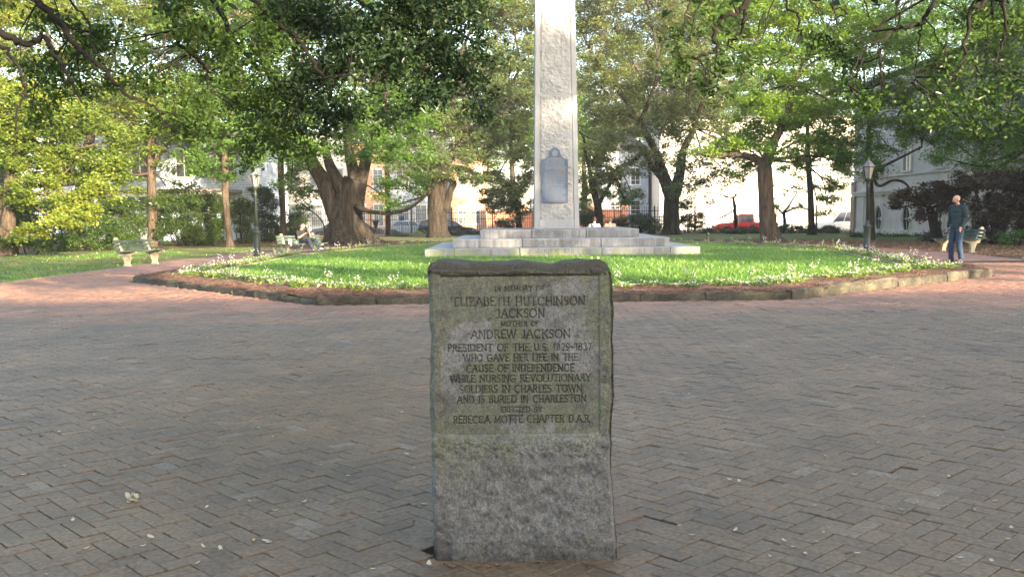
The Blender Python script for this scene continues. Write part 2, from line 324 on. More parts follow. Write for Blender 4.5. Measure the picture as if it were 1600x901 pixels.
def tree(name, label, base, trunk, rad, lobes, leaf, L=.13, W=.07, sub=.42, per=34, cover=1.0, bark='bark', limbs=True, seed=1, cat='tree', group=None,
         stems=(), twig_frac=.35, hexa=False, lump=.1, up=.7, twigmat='twig', depth=.75, crownname='crown', tri=True):
    """base: ground point; trunk: world points; rad: radii; lobes: (centre Vector, (rx, ry, rz)); stems: extra (points, radii)"""
    rng = np.random.default_rng(seed); rt = empty(name, base, 0, label, cat, group)
    tp = smooth_path(trunk, 5); rr = interp(rad, len(tp))
    MB().tube(tp, rr, 18, lump=lump, ph=seed).build('trunk', M[bark], rt, True, True)
    for sp, sr in stems:
        q = smooth_path(sp, 5); MB().tube(q, interp(sr, len(q)), 12, lump=lump*.8, ph=seed+1).build('limb', M[bark], rt, True, True)
    allp = []; tw = MB(); top = Vector(tp[-1]); mid = Vector(tp[int(len(tp)*.72)])
    ends = [top]+[Vector(sp[-1]) for sp, _ in stems]
    for li, (c, r) in enumerate(lobes):
        P, S = lobe_points(c, r, sub, per, cover, rng); allp.append(P); c = Vector(c)
        st = min(ends+[mid], key=lambda e: (e-c).length)
        if limbs:
            m1 = st.lerp(c, .5)+Vector(rng.normal(size=3)*.12*(c-st).length); pth = smooth_path([st, m1, c, c+(c-m1)*.25], 4)
            r0 = max(.03, min(rad[-1]*.55, .012*(c-st).length+.03)); MB().tube(pth, interp([r0, r0*.6, r0*.35, .012], len(pth)), 6, lump=.1).build('limb', M[bark], rt, True, True)
        m = S[rng.random(len(S)) < twig_frac/DENS[1]]
        for p in m:
            p = Vector(p); q = c+(p-c)*.15*rng.random(); k = q.lerp(p, .55)+Vector(rng.normal(size=3)*.15*(p-q).length); w = max(.008, .004*(p-q).length+.004)
            tw.tube([q, k, p, p+(p-k)*.2+Vector((0, 0, -.1*(p-q).length))], [w*1.6, w, w*.6, .003], 3, cap=False)
    P = np.concatenate(allp); V, F = leaf_geom(P-np.array(base), L*DENS[2], W*DENS[2], up, seed, hexa, 0, tri)
    me = mesh_np(crownname, V, F); link(crownname, me, M[leaf], rt)
    if tw.v: tag(tw.build('twigs', M[twigmat], rt, False, True), kind='stuff')
    return rt
def PL(d, *lobes, ry=.8):
    """lobes given where the photograph shows them: (x, y, half width, half height in photo px [, extra distance])"""
    out = []
    for lb in lobes:
        px, py, a, b = lb[:4]; dd = d+(lb[4] if len(lb) > 4 else 0); c = dp(px, py, dd); k = dd/FPX; out.append((tuple(c), (a*k, max(a, b)*k*ry, b*k)))
    return out
def px_path(d, *pts): return [dp(p[0], p[1], d+(p[2] if len(p) > 2 else 0)) for p in pts]

# ------------------------------------------------------------ engraved lettering as strokes
def arc(cx, cy, rx, ry, a0, a1, n=10): return [(cx+rx*math.cos(R(a0+(a1-a0)*k/n)), cy+ry*math.sin(R(a0+(a1-a0)*k/n))) for k in range(n+1)]
GL = {
 'A': (.80, [[(0, 0), (.4, 1), (.8, 0)], [(.15, .36), (.65, .36)]]), 'B': (.6, [[(.08, 0), (.08, 1), (.3, 1)]+arc(.3, .76, .22, .24, 90, -90)+[(.08, .52)], [(.3, .52)]+arc(.32, .26, .26, .26, 90, -90)+[(.08, 0)]]),
 'C': (.78, [arc(.42, .5, .40, .5, 48, 312, 16)]), 'D': (.78, [[(.08, 0), (.08, 1), (.3, 1)]+arc(.3, .5, .42, .5, 90, -90, 14)+[(.08, 0)]]),
 'E': (.55, [[(.52, 1), (.08, 1), (.08, 0), (.54, 0)], [(.08, .52), (.42, .52)]]), 'F': (.52, [[(.52, 1), (.08, 1), (.08, 0)], [(.08, .52), (.42, .52)]]),
 'G': (.82, [arc(.42, .5, .40, .5, 48, 330, 16)+[(.76, .44), (.5, .44)]]), 'H': (.75, [[(.08, 0), (.08, 1)], [(.67, 0), (.67, 1)], [(.08, .5), (.67, .5)]]),
 'I': (.16, [[(.08, 0), (.08, 1)]]), 'J': (.4, [[(.32, 1), (.32, .15)]+arc(.14, .12, .18, .14, 0, -150, 6)]), 'K': (.7, [[(.08, 0), (.08, 1)], [(.64, 1), (.08, .45)], [(.25, .6), (.68, 0)]]),
 'L': (.52, [[(.08, 1), (.08, 0), (.52, 0)]]), 'M': (.92, [[(.06, 0), (.14, 1), (.46, .1), (.78, 1), (.86, 0)]]), 'N': (.78, [[(.08, 0), (.08, 1), (.70, 0), (.70, 1)]]),
 'O': (.86, [arc(.43, .5, .41, .5, 0, 360, 20)]), 'P': (.56, [[(.08, 0), (.08, 1), (.3, 1)]+arc(.3, .74, .22, .26, 90, -90)+[(.08, .48)]]),
 'R': (.62, [[(.08, 0), (.08, 1), (.3, 1)]+arc(.3, .75, .22, .25, 90, -90)+[(.08, .5)], [(.28, .5), (.62, 0)]]), 'S': (.55, [arc(.28, .75, .22, .25, 40, 270, 10)+arc(.28, .25, .23, .25, 90, -140, 10)]),
 'T': (.68, [[(.02, 1), (.66, 1)], [(.34, 1), (.34, 0)]]), 'U': (.74, [[(.08, 1), (.08, .35)]+arc(.37, .3, .29, .3, 180, 360, 10)+[(.66, 1)]]), 'V': (.78, [[(0, 1), (.39, 0), (.78, 1)]]),
 'W': (1.08, [[(0, 1), (.28, 0), (.54, 1), (.8, 0), (1.08, 1)]]), 'Y': (.7, [[(0, 1), (.35, .5), (.7, 1)], [(.35, .5), (.35, 0)]]), 'Z': (.66, [[(.04, 1), (.62, 1), (.03, 0), (.64, 0)]]),
 '.': (.14, [[(.06, .0), (.08, .06)]]), '-': (.5, [[(.05, .48), (.45, .48)]]), '1': (.3, [[(.04, .8), (.17, 1), (.17, 0)]]), '2': (.55, [arc(.27, .74, .22, .26, 160, -30, 8)+[(.04, 0), (.54, 0)]]),
 '3': (.52, [arc(.24, .76, .2, .24, 140, -90, 8)+arc(.24, .26, .24, .26, 90, -140, 8)]), '7': (.5, [[(.02, 1), (.48, 1), (.18, 0)]]), '8': (.54, [arc(.27, .76, .19, .24, -90, 270, 12), arc(.27, .26, .24, .26, 90, 450, 12)]),
 '9': (.54, [arc(.27, .7, .22, .3, -20, 340, 14), [(.49, .7), (.42, .25), (.15, 0)]]), ' ': (.42, [])}
def text_strokes(txt, x0, x1, z0, h, serif=True):
    gap = .17; tot = sum(GL[c][0]+gap for c in txt)-gap; sx = (x1-x0)/tot; out = []; x = x0
    for ch in txt:
        w, st = GL[ch]
        for s in st:
            out.append([(x+a*sx, z0+b*h) for a, b in s])
            if serif and len(s) < 8:
                for (a, b) in (s[0], s[-1]):
                    if b in (0, 1) and ch not in '.-12379': out.append([(x+(a-.07)*sx, z0+b*h), (x+(a+.07)*sx, z0+b*h)])
        x += (w+gap)*sx
    return out
def stroke_ribbons(mb, strokes, w, y, nrm=-1):
    """flat strokes in the XZ plane at a given y"""
    for s in strokes:
        for (a, b), (c, d) in zip(s[:-1], s[1:]):
            dx, dz = c-a, d-b; l = math.hypot(dx, dz)
            if l < 1e-6: continue
            ex, ez = dx/l*w*.3, dz/l*w*.3; px_, pz = -dz/l*w/2, dx/l*w/2
            mb.add([(a-ex-px_, y, b-ez-pz), (c+ex-px_, y, d+ez-pz), (c+ex+px_, y, d+ez+pz), (a-ex+px_, y, b-ez+pz)], [(0, 1, 2, 3)])
# ------------------------------------------------------------ the ground and the setting
def sheet(name, poly, z, m, kind='structure', parent=None, label=None, raw=False):
    if not raw: poly = [(x, y*K) for x, y in poly]
    o = MB().add([(x, y, z) for x, y in poly], [tuple(range(len(poly)))]).build(name, M[m], parent)
    return tag(o, label, None, None, kind)
def inset(poly, d):
    n = len(poly); out = []
    for i in range(n):
        p0, p1, p2 = Vector(poly[i-1]), Vector(poly[i]), Vector(poly[(i+1) % n]); a = (p1-p0).normalized(); b = (p2-p1).normalized()
        na, nb = Vector((-a.y, a.x)), Vector((-b.y, b.x)); m = (na+nb).normalized(); out.append(tuple(p1+m*d/max(.3, m.dot(na))))
    return out
def inside(poly, X, Y):
    r = np.zeros(len(X), bool); n = len(poly)
    for i in range(n):
        x0, y0 = poly[i-1]; x1, y1 = poly[i]
        c = ((y0 > Y) != (y1 > Y)) & (X < (x1-x0)*(Y-y0)/((y1-y0) or 1e-9)+x0); r ^= c
    return r
BED = [(-3.06, 11.5), (4.4, 11.6), (10.1, 15.5), (11.8, 24.5), (10.2, 31), (6, 37), (-3, 37), (-6.6, 31), (-8.4, 24.5), (-8.3, 16.2)]; BED = [(x, y*K) for x, y in BED]
PATH = inset(BED, -3.1)
EDGEL = [(-60, 15.2), (-11.4, 16.4)]
sheet('ground', [(-400, -200), (400, -200), (400, 700), (-400, 700)], -.55, 'far_ground')
o = MB().box((0, 14, -.28), (160, 123, .5)).build('park_ground', M['soil']); tag(o, kind='structure')
sheet('lawn_area_beyond_bed', [(-45, 14), (-11, 17), (-11.5, 40), (11, 40.5), (15.5, 31), (16.5, 20.6), (45, 20.6), (45, 53), (-45, 53)], -.024, 'grassy')
sheet('brick_path', PATH, -.016, 'brick_far', raw=True)
sheet('plaza_bedding', [(-45, -20), (45, -20), (45, 20.3), (12, 20.3), (4, 22), (-6, 22), (-11.4, 16.6), (-45, 15.4)], -.0105, 'joint')
sheet('mulch_bed_right', [(14.9, 20.7), (45, 20.7), (45, 25.5), (26, 30), (19, 36), (13, 39.5), (9.5, 39.8), (13.2, 32.5), (14.9, 25)], -.019, 'mulch')
def disc(cx, cy, rx, ry, n=28, seed=0): 
    rg = random.Random(seed); return [(cx+rx*(1+rg.uniform(-.08, .08))*math.cos(2*math.pi*k/n), cy+ry*(1+rg.uniform(-.08, .08))*math.sin(2*math.pi*k/n)) for k in range(n)]
sheet('mulch_ring_under_oak', disc(-8.5, 38.5, 5.5, 3.2), -.012, 'mulch')
sheet('mulch_strip_by_fence', [(-30, 50.5), (22, 50.5), (22, 56.5), (-30, 56.5)], -.015, 'mulch')
sheet('shrub_bed_left', [(-40, 30), (-22, 31), (-15, 36), (-12.5, 41), (-14, 53), (-40, 53)], -.013, 'mulch')
sheet('sidewalk', [(-60, 58.6), (60, 58.6), (60, 60.6), (-60, 60.6)], -.25, 'concrete')
sheet('street', [(-90, 60.6), (90, 60.6), (90, 70), (-90, 70)], -.38, 'asphalt')
sheet('sidewalk', [(-90, 70), (90, 70), (90, 73), (-90, 73)], -.25, 'concrete')
o = MB(); 
for yy in (60.6, 70.0): o.box((0, yy*K, -.33), (150, .14, .2))
tag(o.build('street_kerb', M['concrete']), kind='structure')

# ---- herringbone brick paving: real bricks out to 19 m
STONE_Y = 2.85*K
def paving():
    root = sheet('brick_paving', [(-4.5, 1.0), (4.5, 1.0), (4.5, 1.8), (-4.5, 1.8)], -.009, 'joint')
    root['kind'] = 'structure'
    a = .091; ang = R(44); cs, sn = math.cos(ang), math.sin(ang); n = 380
    I, J = np.meshgrid(np.arange(-n, n), np.arange(-n, n), indexing='ij'); I = I.ravel(); J = J.ravel(); v = (I-J) % 4
    H = v == 0; Vv = v == 3
    cx = np.concatenate([(I[H]+1)*a, (I[Vv]+.5)*a]); cy = np.concatenate([(J[H]+.5)*a, (J[Vv]+1)*a]); rot = np.concatenate([np.zeros(H.sum()), np.full(Vv.sum(), math.pi/2)])+ang
    X = cx*cs-cy*sn+.03; Y = cx*sn+cy*cs+9.0
    lim = np.abs(X) < Y*.62+1.0
    ok = lim & (Y > 2.2) & (Y < 25) & ~inside(inset(BED, -.08), X, Y) & ~((Y > 20.6+.02*X) & (X < -11.3)) & ~((Y > 20.6) & (X > -8.3) & (X < 10.5))
    ok &= ~((np.abs(X-.0) < .30) & (Y > STONE_Y+.03) & (Y < STONE_Y+.16))
    X, Y, rot = X[ok], Y[ok], rot[ok]; o = np.argsort(X**2+Y**2+ (Y < 3.0)*1e3); X, Y, rot = X[o], Y[o], rot[o]
    rg = np.random.default_rng(5); N = len(X)
    L2, W2 = (2*a-.003)/2, (a-.003)/2
    # slow settling of the ground plus a little of its own per brick
    P = np.stack([X, Y, X*0], 1); Z = .007*fbm(P, .55, 3)+rg.normal(0, .0016, N); sunk = rg.random(N) < .012; Z[sunk] -= rg.uniform(.004, .009, sunk.sum())
    tx = rg.normal(0, .011, N)+.012*fbm(P, .5, 2); ty = rg.normal(0, .011, N)
    c = .0028
    def shape(l, w): return np.array([(-l, -w, -.05), (l, -w, -.05), (l, w, -.05), (-l, w, -.05), (-l, -w, -c), (l, -w, -c), (l, w, -c), (-l, w, -c), (-l+c, -w+c, 0), (l-c, -w+c, 0), (l-c, w-c, 0), (-l+c, w-c, 0)])
    FQ = np.array([(0, 1, 5, 4), (1, 2, 6, 5), (2, 3, 7, 6), (3, 0, 4, 7), (4, 5, 9, 8), (5, 6, 10, 9), (6, 7, 11, 10), (7, 4, 8, 11), (8, 9, 10, 11)])
    metas = [mesh_np('brick', shape(L2*k, W2*q), FQ) for k, q in ((1, 1), (.985, .99), (.992, .975))]
    for i in range(300):
        me = metas[i % 3]; ob = link('brick', me, M['brick'], root); ob.location = (X[i], Y[i], Z[i]+.0035)
        ob.rotation_euler = (tx[i], ty[i], rot[i])
    X, Y, rot, Z, tx, ty = X[300:], Y[300:], rot[300:], Z[300:], tx[300:], ty[300:]; N = len(X)
    S = shape(L2, W2)[None]*np.stack([rg.uniform(.97, 1, N), rg.uniform(.96, 1, N), np.ones(N)], 1)[:, None, :]
    zz = S[:, :, 2]+tx[:, None]*S[:, :, 1]-ty[:, None]*S[:, :, 0]+Z[:, None]+.0035
    xx = S[:, :, 0]*np.cos(rot)[:, None]-S[:, :, 1]*np.sin(rot)[:, None]+X[:, None]; yy = S[:, :, 0]*np.sin(rot)[:, None]+S[:, :, 1]*np.cos(rot)[:, None]+Y[:, None]
    V = np.stack([xx, yy, zz], 2).reshape(-1, 3); F = (FQ[None]+np.arange(N)[:, None, None]*12).reshape(-1, 4)
    tag(link('more_bricks', mesh_np('more_bricks', V, F), M['brick'], root), kind='stuff')
paving()

# ---- flower bed: kerb stones, pine straw, inner edging, lawn
def kerb_ring():
    rt = empty('bed_kerb', (0, 0, 0), 0, 'low rough stone kerb running round the flower bed and lawn', 'kerb'); rg = random.Random(3)
    for i in range(len(BED)):
        a, b = Vector(BED[i]), Vector(BED[(i+1) % len(BED)]); d = (b-a); Ln = d.length; d.normalize(); nrm = Vector((-d.y, d.x)); t = 0
        far = min(a.y, b.y) > 24
        while t < Ln-.05:
            l = min(rg.uniform(.8, 1.35)*(2 if far else 1), Ln-t);  l = Ln-t if Ln-t-l < .4 else l
            h = rg.uniform(.09, .13)+(.05 if (i == 1) else 0); w = rg.uniform(.10, .16); off = rg.uniform(-.02, .025)
            nx = 7; vs = []; 
            for k in range(nx+1):
                s = t+.006+(l-.012)*k/nx; p = a+d*s-nrm*off; e = 1 if 0 < k < nx else .93
                wob = [rg.uniform(-.012, .012) for _ in range(4)]; hh = h*e+wob[0]
                for (u, z) in ((0, -.06), (wob[1]*.8, hh*.45), (.004+wob[2], hh-.02), (.022, hh), (w-.02, hh+wob[3]*.4), (w, hh-.02), (w, -.06)):
                    q = p+nrm*u; vs.append((q.x, q.y, z))
            fs = [(k*7+m, (k+1)*7+m, (k+1)*7+m+1, k*7+m+1) for k in range(nx) for m in range(6)]+[tuple(range(6, -1, -1)), tuple(nx*7+m for m in range(7))]
            MB().add(vs, fs).build('kerb_stone', M['kerb'], rt); t += l
kerb_ring()
def ring_strip(name, d0, d1, z0, z1, m, seg=.3, rows=7, amp=.022, kind='structure', mid=0):
    P0, P1 = inset(BED, d0), inset(BED, d1); V = []; cols = 0
    for i in range(len(BED)):
        a0, b0, a1, b1 = Vector(P0[i]), Vector(P0[(i+1) % len(BED)]), Vector(P1[i]), Vector(P1[(i+1) % len(BED)]); n = max(2, int((b0-a0).length/seg))
        for k in range(n):
            p, q = a0.lerp(b0, k/n), a1.lerp(b1, k/n); cols += 1
            for r in range(rows): t = r/(rows-1); s = p.lerp(q, t); V.append((s.x, s.y, z0+(z1-z0)*t+mid*math.sin(math.pi*t)))
    V = np.array(V); V[:, 2] += amp*fbm(V*[1, 1, 0], 2.5, 4)
    F = [(c*rows+r, ((c+1) % cols)*rows+r, ((c+1) % cols)*rows+r+1, c*rows+r+1) for c in range(cols) for r in range(rows-1)]
    return tag(link(name, mesh_np(name, V, F, True), M[m]), kind=kind)
ring_strip('pine_straw_bed', .08, 1.45, .10, .11, 'straw', mid=.05)
LAWN = inset(BED, 1.45); LZ = .165
sheet('lawn', LAWN, LZ-.03, 'lawn', raw=True)
rt = empty('lawn_edging', (0, 0, 0), 0, 'thin pale edging strip between pine straw and bright lawn', 'edging')
M['edge'] = noise_mat('edging_board', [(.07, .045, .035), (.14, .09, .065), (.26, .2, .15)], 1.5, .9, .3, 12)
M['edge_top'] = plain('pale_edging_cap', (.36, .38, .33), .7)
for i in range(len(LAWN)):
    a, b = LAWN[i], LAWN[(i+1) % len(LAWN)]
    MB().beam((a[0], a[1], .11), (b[0], b[1], .11), .03, .10).build('edging_board', M['edge'], rt); MB().beam((a[0], a[1], .167), (b[0], b[1], .167), .022, .012).build('edging_cap', M['edge_top'], rt)

def scatter_poly(poly, n, rng, wfun=None, bbox=None):
    xs = [p[0] for p in poly]; ys = [p[1] for p in poly]; out = []
    while sum(len(o) for o in out) < n:
        X = rng.uniform(min(xs), max(xs), n); Y = rng.uniform(min(ys), max(ys), n); k = inside(poly, X, Y)
        if wfun is not None: k &= rng.random(n) < wfun(X, Y)
        out.append(np.stack([X[k], Y[k]], 1))
    return np.concatenate(out)[:n]
def blades(name, XY, z, h, w, m, lean=.5, seed=2):
    rg = np.random.default_rng(seed); n = len(XY); hh = h*rg.uniform(.55, 1.35, n); a = rg.uniform(0, 2*math.pi, n); dx, dy = np.cos(a)*w/2, np.sin(a)*w/2; lx, ly = rg.normal(0, lean, n)*hh, rg.normal(0, lean, n)*hh
    X, Y = XY[:, 0], XY[:, 1]; Z = np.full(n, z) if np.isscalar(z) else z
    V = np.stack([np.stack([X-dx, Y-dy, Z], 1), np.stack([X+dx, Y+dy, Z], 1), np.stack([X+dx*.3+lx, Y+dy*.3+ly, Z+hh], 1), np.stack([X-dx*.3+lx, Y-dy*.3+ly, Z+hh], 1)], 1).reshape(-1, 3)
    return tag(link(name, mesh_np(name, V, np.arange(4*n).reshape(n, 4)), M[m]), kind='stuff')
G1 = scatter_poly(inset(LAWN, .03), 52000, RNG, lambda x, y: np.clip((18.0/y)**2.2, .05, 1))
o = blades('lawn_grass', G1, LZ-.032, .062, .016, 'grass'); tag(o, 'bright green mown grass filling the raised bed round the monument', 'grass')
G2 = scatter_poly([(x, y*K) for x, y in [(-30, 17.2), (-11.2, 16.6), (-11.6, 27), (-10, 33), (-12, 39), (-22, 30), (-30, 29)]], 18000, RNG, lambda x, y: (fbm(np.stack([x, y, x*0], 1), .5, 3) > -.12)*np.clip((22/y)**2, .1, 1))
o = blades('patchy_grass', G2, -.024, .05, .02, 'grass', .7); tag(o, 'patchy short grass behind the path on the left', 'grass')
# pine straw needles
IN1, IN0 = inset(BED, 1.40), inset(BED, .04)
S1 = scatter_poly(inset(BED, -.03), 42000, RNG, lambda x, y: (~inside(IN1, x, y))*np.clip((17/y)**2.5, .03, 1))
n = len(S1); t = RNG.random((n, 1)); a = RNG.uniform(0, math.pi*2, n); l = RNG.uniform(.05, .13, n); Z = .115+.05*fbm(np.c_[S1, S1[:, :1]*0], 2.5, 3)+RNG.uniform(0, .05, n)
dz = RNG.normal(0, .22, n)*l; U = np.stack([np.cos(a)*l/2, np.sin(a)*l/2, dz/2], 1); W_ = np.stack([-np.sin(a)*.0035, np.cos(a)*.0035, np.full(n, .002)], 1); C_ = np.c_[S1, Z]
V = np.stack([C_-U-W_, C_+U-W_*.4, C_+U+W_*.4, C_-U+W_], 1).reshape(-1, 3)
o = tag(link('pine_straw', mesh_np('pine_straw', V, np.arange(4*n).reshape(n, 4)), M['straw']), 'brown pine straw mulch heaped along the inside of the kerb', 'mulch', None, 'stuff')

# ------------------------------------------------------------ the memorial stone
def memorial():
    y0 = STONE_Y; cx = 0
    def prof(pts, sx, sy, ox, oy): return [(ox+p[0]/sx, oy+p[1]/sy) for p in pts]
    Lp = [(667, 424), (667.5, 435), (670.5, 480), (670, 500), (674, 524), (672, 556), (673, 590), (671, 616), (674, 680), (675, 760), (677, 820), (678.5, 868)]
    Rp = [(953, 424), (954, 435), (956, 460), (958.5, 490), (958, 530), (958.7, 576), (958.5, 620), (956, 665), (955.8, 740), (959, 780), (961, 820), (964, 840), (964, 862)]
    wl = [dp(a, b, y0) for a, b in Lp]; wr = [dp(a, b, y0) for a, b in Rp]; zt = dp(810, 408, y0+.1).z
    def fL(z): q = sorted((p.z, p.x) for p in wl); return np.interp(z, [a for a, _ in q], [b for _, b in q])
    def fR(z): q = sorted((p.z, p.x) for p in wr); return np.interp(z, [a for a, _ in q], [b for _, b in q])
    tp = [(667, 414), (675, 408.5), (687, 407), (722, 407), (757, 409), (780, 409), (813, 405.5), (840, 409), (866, 411), (886, 407), (906, 403.5), (933, 404), (948, 411), (954, 420)]
    tq = sorted((dp(a, b, y0+.12).x, dp(a, b, y0+.12).z) for a, b in tp); topz = lambda x: np.interp(x, [a for a, _ in tq], [b for _, b in tq])
    # horizontal ring parameter: front (dense), right, back, left
    nF, nS, nB = 310, 14, 30; thick = .21
    fx = np.linspace(0, 1, nF+1)[:-1]; ring = [(u, 0.0) for u in fx]+[(1, v) for v in np.linspace(0, 1, nS+1)[:-1]]+[(1-u, 1.0) for u in np.linspace(0, 1, nB+1)[:-1]]+[(0, 1-v) for v in np.linspace(0, 1, nS+1)[:-1]]
    ring = np.array(ring); n = len(ring); zr = np.concatenate([np.linspace(-.06, .42, 80)[:-1], np.linspace(.42, 1.0, 270)]); H = 1.0
    rows = []
    x_of = lambda u, z: fL(z)*(1-u)+fR(z)*u
    for z in zr:           # straight rows
        t = z
        x = x_of(ring[:, 0], np.full(n, min(max(z, 0), 1.12))*1.0); rows.append(np.stack([x, y0+ring[:, 1]*thick, np.full(n, z)], 1))
    ztop_base = 1.0
    for k, s in enumerate(np.linspace(0, 1, 36)[1:]):   # from z = 1.0 up to the wavy top line
        x = x_of(ring[:, 0], np.full(n, 1.0+.1*s)); z = 1.0+(topz(x)-.03-1.0)*s; rows.append(np.stack([x, y0+ring[:, 1]*thick, z], 1))
    last = rows[-1]
    cxm = last[:, 0].mean(); cym = y0+thick/2
    for k, s in enumerate(np.linspace(0, 1, 17)[1:]):
        a = s*math.pi/2; inx = .035*(1-math.cos(a)) if s < 1 else .035; f = max(0, (s-.45)/.55)
        ix = np.clip(last[:, 0], last[:, 0].min()+inx*1.6, last[:, 0].max()-inx*1.6); iy = cym+(last[:, 1]-cym)*(1-.33*(1-math.cos(a)))*(1-f*.98)
        z = last[:, 2]+.03*math.sin(min(1, s*1.5)*math.pi/2)-.006*f; rows.append(np.stack([ix, iy, z], 1))
    G = np.array(rows); nr = len(G); V = G.reshape(-1, 3).copy(); X, Y, Z = V[:, 0], V[:, 1], V[:, 2]
    row = np.repeat(np.arange(nr), n); U = np.tile(ring[:, 0], nr); B = np.tile(ring[:, 1], nr); front = np.tile(np.arange(n) < nF, nr) & (row < len(zr)+34)
    # panel limits (world) read from the photograph
    pl, pr = dp(689, 560, y0).x, dp(936.5, 560, y0).x; ptop, pbot = dp(810, 431, y0).z, dp(810, 679, y0).z
    e = .004; inp = sstep(pl-e, pl+e, X)*(1-sstep(pr-e, pr+e, X))*sstep(pbot-e, pbot+e, Z)*(1-sstep(ptop-e, ptop+e, Z))
    # fade of the lower left corner of the frame: the panel edge is worn away there
    rough = .010*fbm(V, 9, 4)+.006*fbm(V, 34, 4, .6)+.0022*fbm(V, 130, 2)
    low = (1-sstep(pbot-.03, pbot, Z)); topb = sstep(ptop, ptop+.02, Z)
    lay = (.005*vnoise(np.stack([X*7, Y*20, Z*75], 1))+.004*vnoise(np.stack([X*15, Y*20, Z*140+X*20], 1)))*topb
    h = rough*(.62+.55*low+.5*topb)+lay+.010*low+.005*topb+.002
    chipL = sstep(.28, .02, Z)*sstep(dp(700, 850, y0).x+.02, dp(700, 850, y0).x-.01, X+.12*(Z-.1)); h = h-.018*chipL
    panel = .0016*fbm(V, 12, 3)+.0006*fbm(V, 90, 2)-.0055
    h = h*(1-inp)+panel*inp
    groove = np.exp(-((Z-ptop)/.005)**2)*.006*((X > pl) & (X < pr))+np.exp(-((Z-pbot)/.004)**2)*.003*((X > pl+.06) & (X < pr-.04)); h = h-groove
    # engraved lettering
    zx, zy = lambda a: 640+a/3.003, lambda b: 390+b/3.003
    LN = [('IN MEMORY OF', 400, 630, 195, 22), ('ELIZABETH HUTCHINSON', 210, 822, 264, 39), ('JACKSON', 407, 632, 320, 39), ('MOTHER OF', 428, 605, 360, 22), ('ANDREW JACKSON', 287, 752, 417, 38),
          ('PRESIDENT OF THE U.S. 1829-1837', 178, 853, 476, 32), ('WHO GAVE HER LIFE IN THE', 252, 788, 524, 32), ('CAUSE OF INDEPENDENCE', 265, 770, 574, 33), ('WHILE NURSING REVOLUTIONARY', 190, 848, 621, 32),
          ('SOLDIERS IN CHARLES TOWN', 234, 808, 671, 33), ('AND IS BURIED IN CHARLESTON', 222, 827, 719, 33), ('ERECTED BY', 430, 620, 763, 24), ('REBECCA MOTTE CHAPTER D.A.R.', 205, 850, 813, 33)]
    idx = np.where(inp > .5)[0]; d = np.full(len(idx), 9.0); xi, zi = X[idx], Z[idx]; order = np.argsort(zi); zs = zi[order]
    for txt, xa, xb, yb, ch in LN:
        pa, pb = dp(zx(xa), zy(yb)+.0, y0), dp(zx(xb), zy(yb)-.3, y0); hgt = ch/3.003/FPX*y0*1.02; zb = (dp(zx((xa+xb)/2), zy(yb), y0).z)
        wst = .0019 if ch > 30 else .0014
        for s in text_strokes(txt, pa.x, pb.x, zb, hgt):
            for (a, b), (c, dd) in zip(s[:-1], s[1:]):
                lo, hi = np.searchsorted(zs, min(b, dd)-.008), np.searchsorted(zs, max(b, dd)+.008); cand = order[lo:hi]; cand = cand[(xi[cand] > min(a, c)-.008) & (xi[cand] < max(a, c)+.008)]
                if len(cand) == 0: continue
                vx, vz = c-a, dd-b; l2 = vx*vx+vz*vz+1e-12; t = np.clip(((xi[cand]-a)*vx+(zi[cand]-b)*vz)/l2, 0, 1); q = np.hypot(xi[cand]-a-t*vx, zi[cand]-b-t*vz)/ (wst/.0021)
                d[cand] = np.minimum(d[cand], q)
    dep = np.zeros(len(V)); dep[idx] = 1-sstep(.0008, .0032, d); h = h-.0058*dep
    # push outward
    nx = np.where(B == 0, 0, 0.0)
    Yn = Y-h*(front)
    side = (~front)
    er = .016*sstep(.022, 0, X-x_of(0, np.clip(Z, 0, 1.1)))*front+.016*sstep(.022, 0, x_of(1, np.clip(Z, 0, 1.1))-X)*front
    Yn = Yn+er*er/.016
    V[:, 1] = Yn
    sidem = side & (row < len(zr)+34); sg = np.where(U > .5, 1, -1); onside = sidem & ((U == 0) | (U == 1))
    V[:, 0] += onside*sg*(.009*fbm(V, 14, 4)+.004*fbm(V, 45, 2)); V[:, 1] += (sidem & (B == 1))*.01*fbm(V, 10, 3)
    cap = row >= len(zr)+34; V[:, 2] += cap*(.010*fbm(V, 16, 4)+.006*vnoise(np.stack([X*8, Y*40, Z*30], 1)))
    # ---- stains: bare grey granite, olive lichen, brown-black grime
    g1, g2, g3, g4 = fbm(V, 4.2, 5, .6), fbm(V+5, 11, 4, .6), fbm(V+9, 42, 3, .6), fbm(V+31, 90, 2)
    base = np.array([.172, .167, .157])[None]*(1+.22*g2+.34*g3+.40*g4)[:, None]
    px_ = X; 
    bare = sstep(.04, .22, g1+.25*g2+.55*np.exp(-(((X+.17)/.13)**2+((Z-.86)/.085)**2))+.38*np.exp(-(((X-.24)/.10)**2+((Z-.82)/.12)**2)) - .05)*inp
    lich = np.clip(.66+.75*g2+.5*g3, 0, 1)*(inp*(1-bare)+(1-inp)*sstep(.42, .62, Z+.10*g1+.10*g2+.12*(X < 0)*(Z < .6)))
    lich = np.maximum(lich, (1-inp)*.25*sstep(.1, .4, g1)); olive = np.array([.152, .156, .102])[None]*(1+.30*g3+.25*g4+.2*g1)[:, None]
    colr = base*(1.0+.22*bare)[:, None]*(1-lich)[:, None]+olive*lich[:, None]
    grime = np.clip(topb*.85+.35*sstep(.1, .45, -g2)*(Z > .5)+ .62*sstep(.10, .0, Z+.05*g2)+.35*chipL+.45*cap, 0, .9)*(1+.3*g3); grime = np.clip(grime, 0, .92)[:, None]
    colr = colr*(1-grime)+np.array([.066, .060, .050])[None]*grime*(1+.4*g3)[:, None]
    spots = (sstep(.42, .55, fbm(V+77, 55, 2))*inp*.5)[:, None]; colr = colr*(1-spots)+np.array([.045, .045, .03])[None]*spots
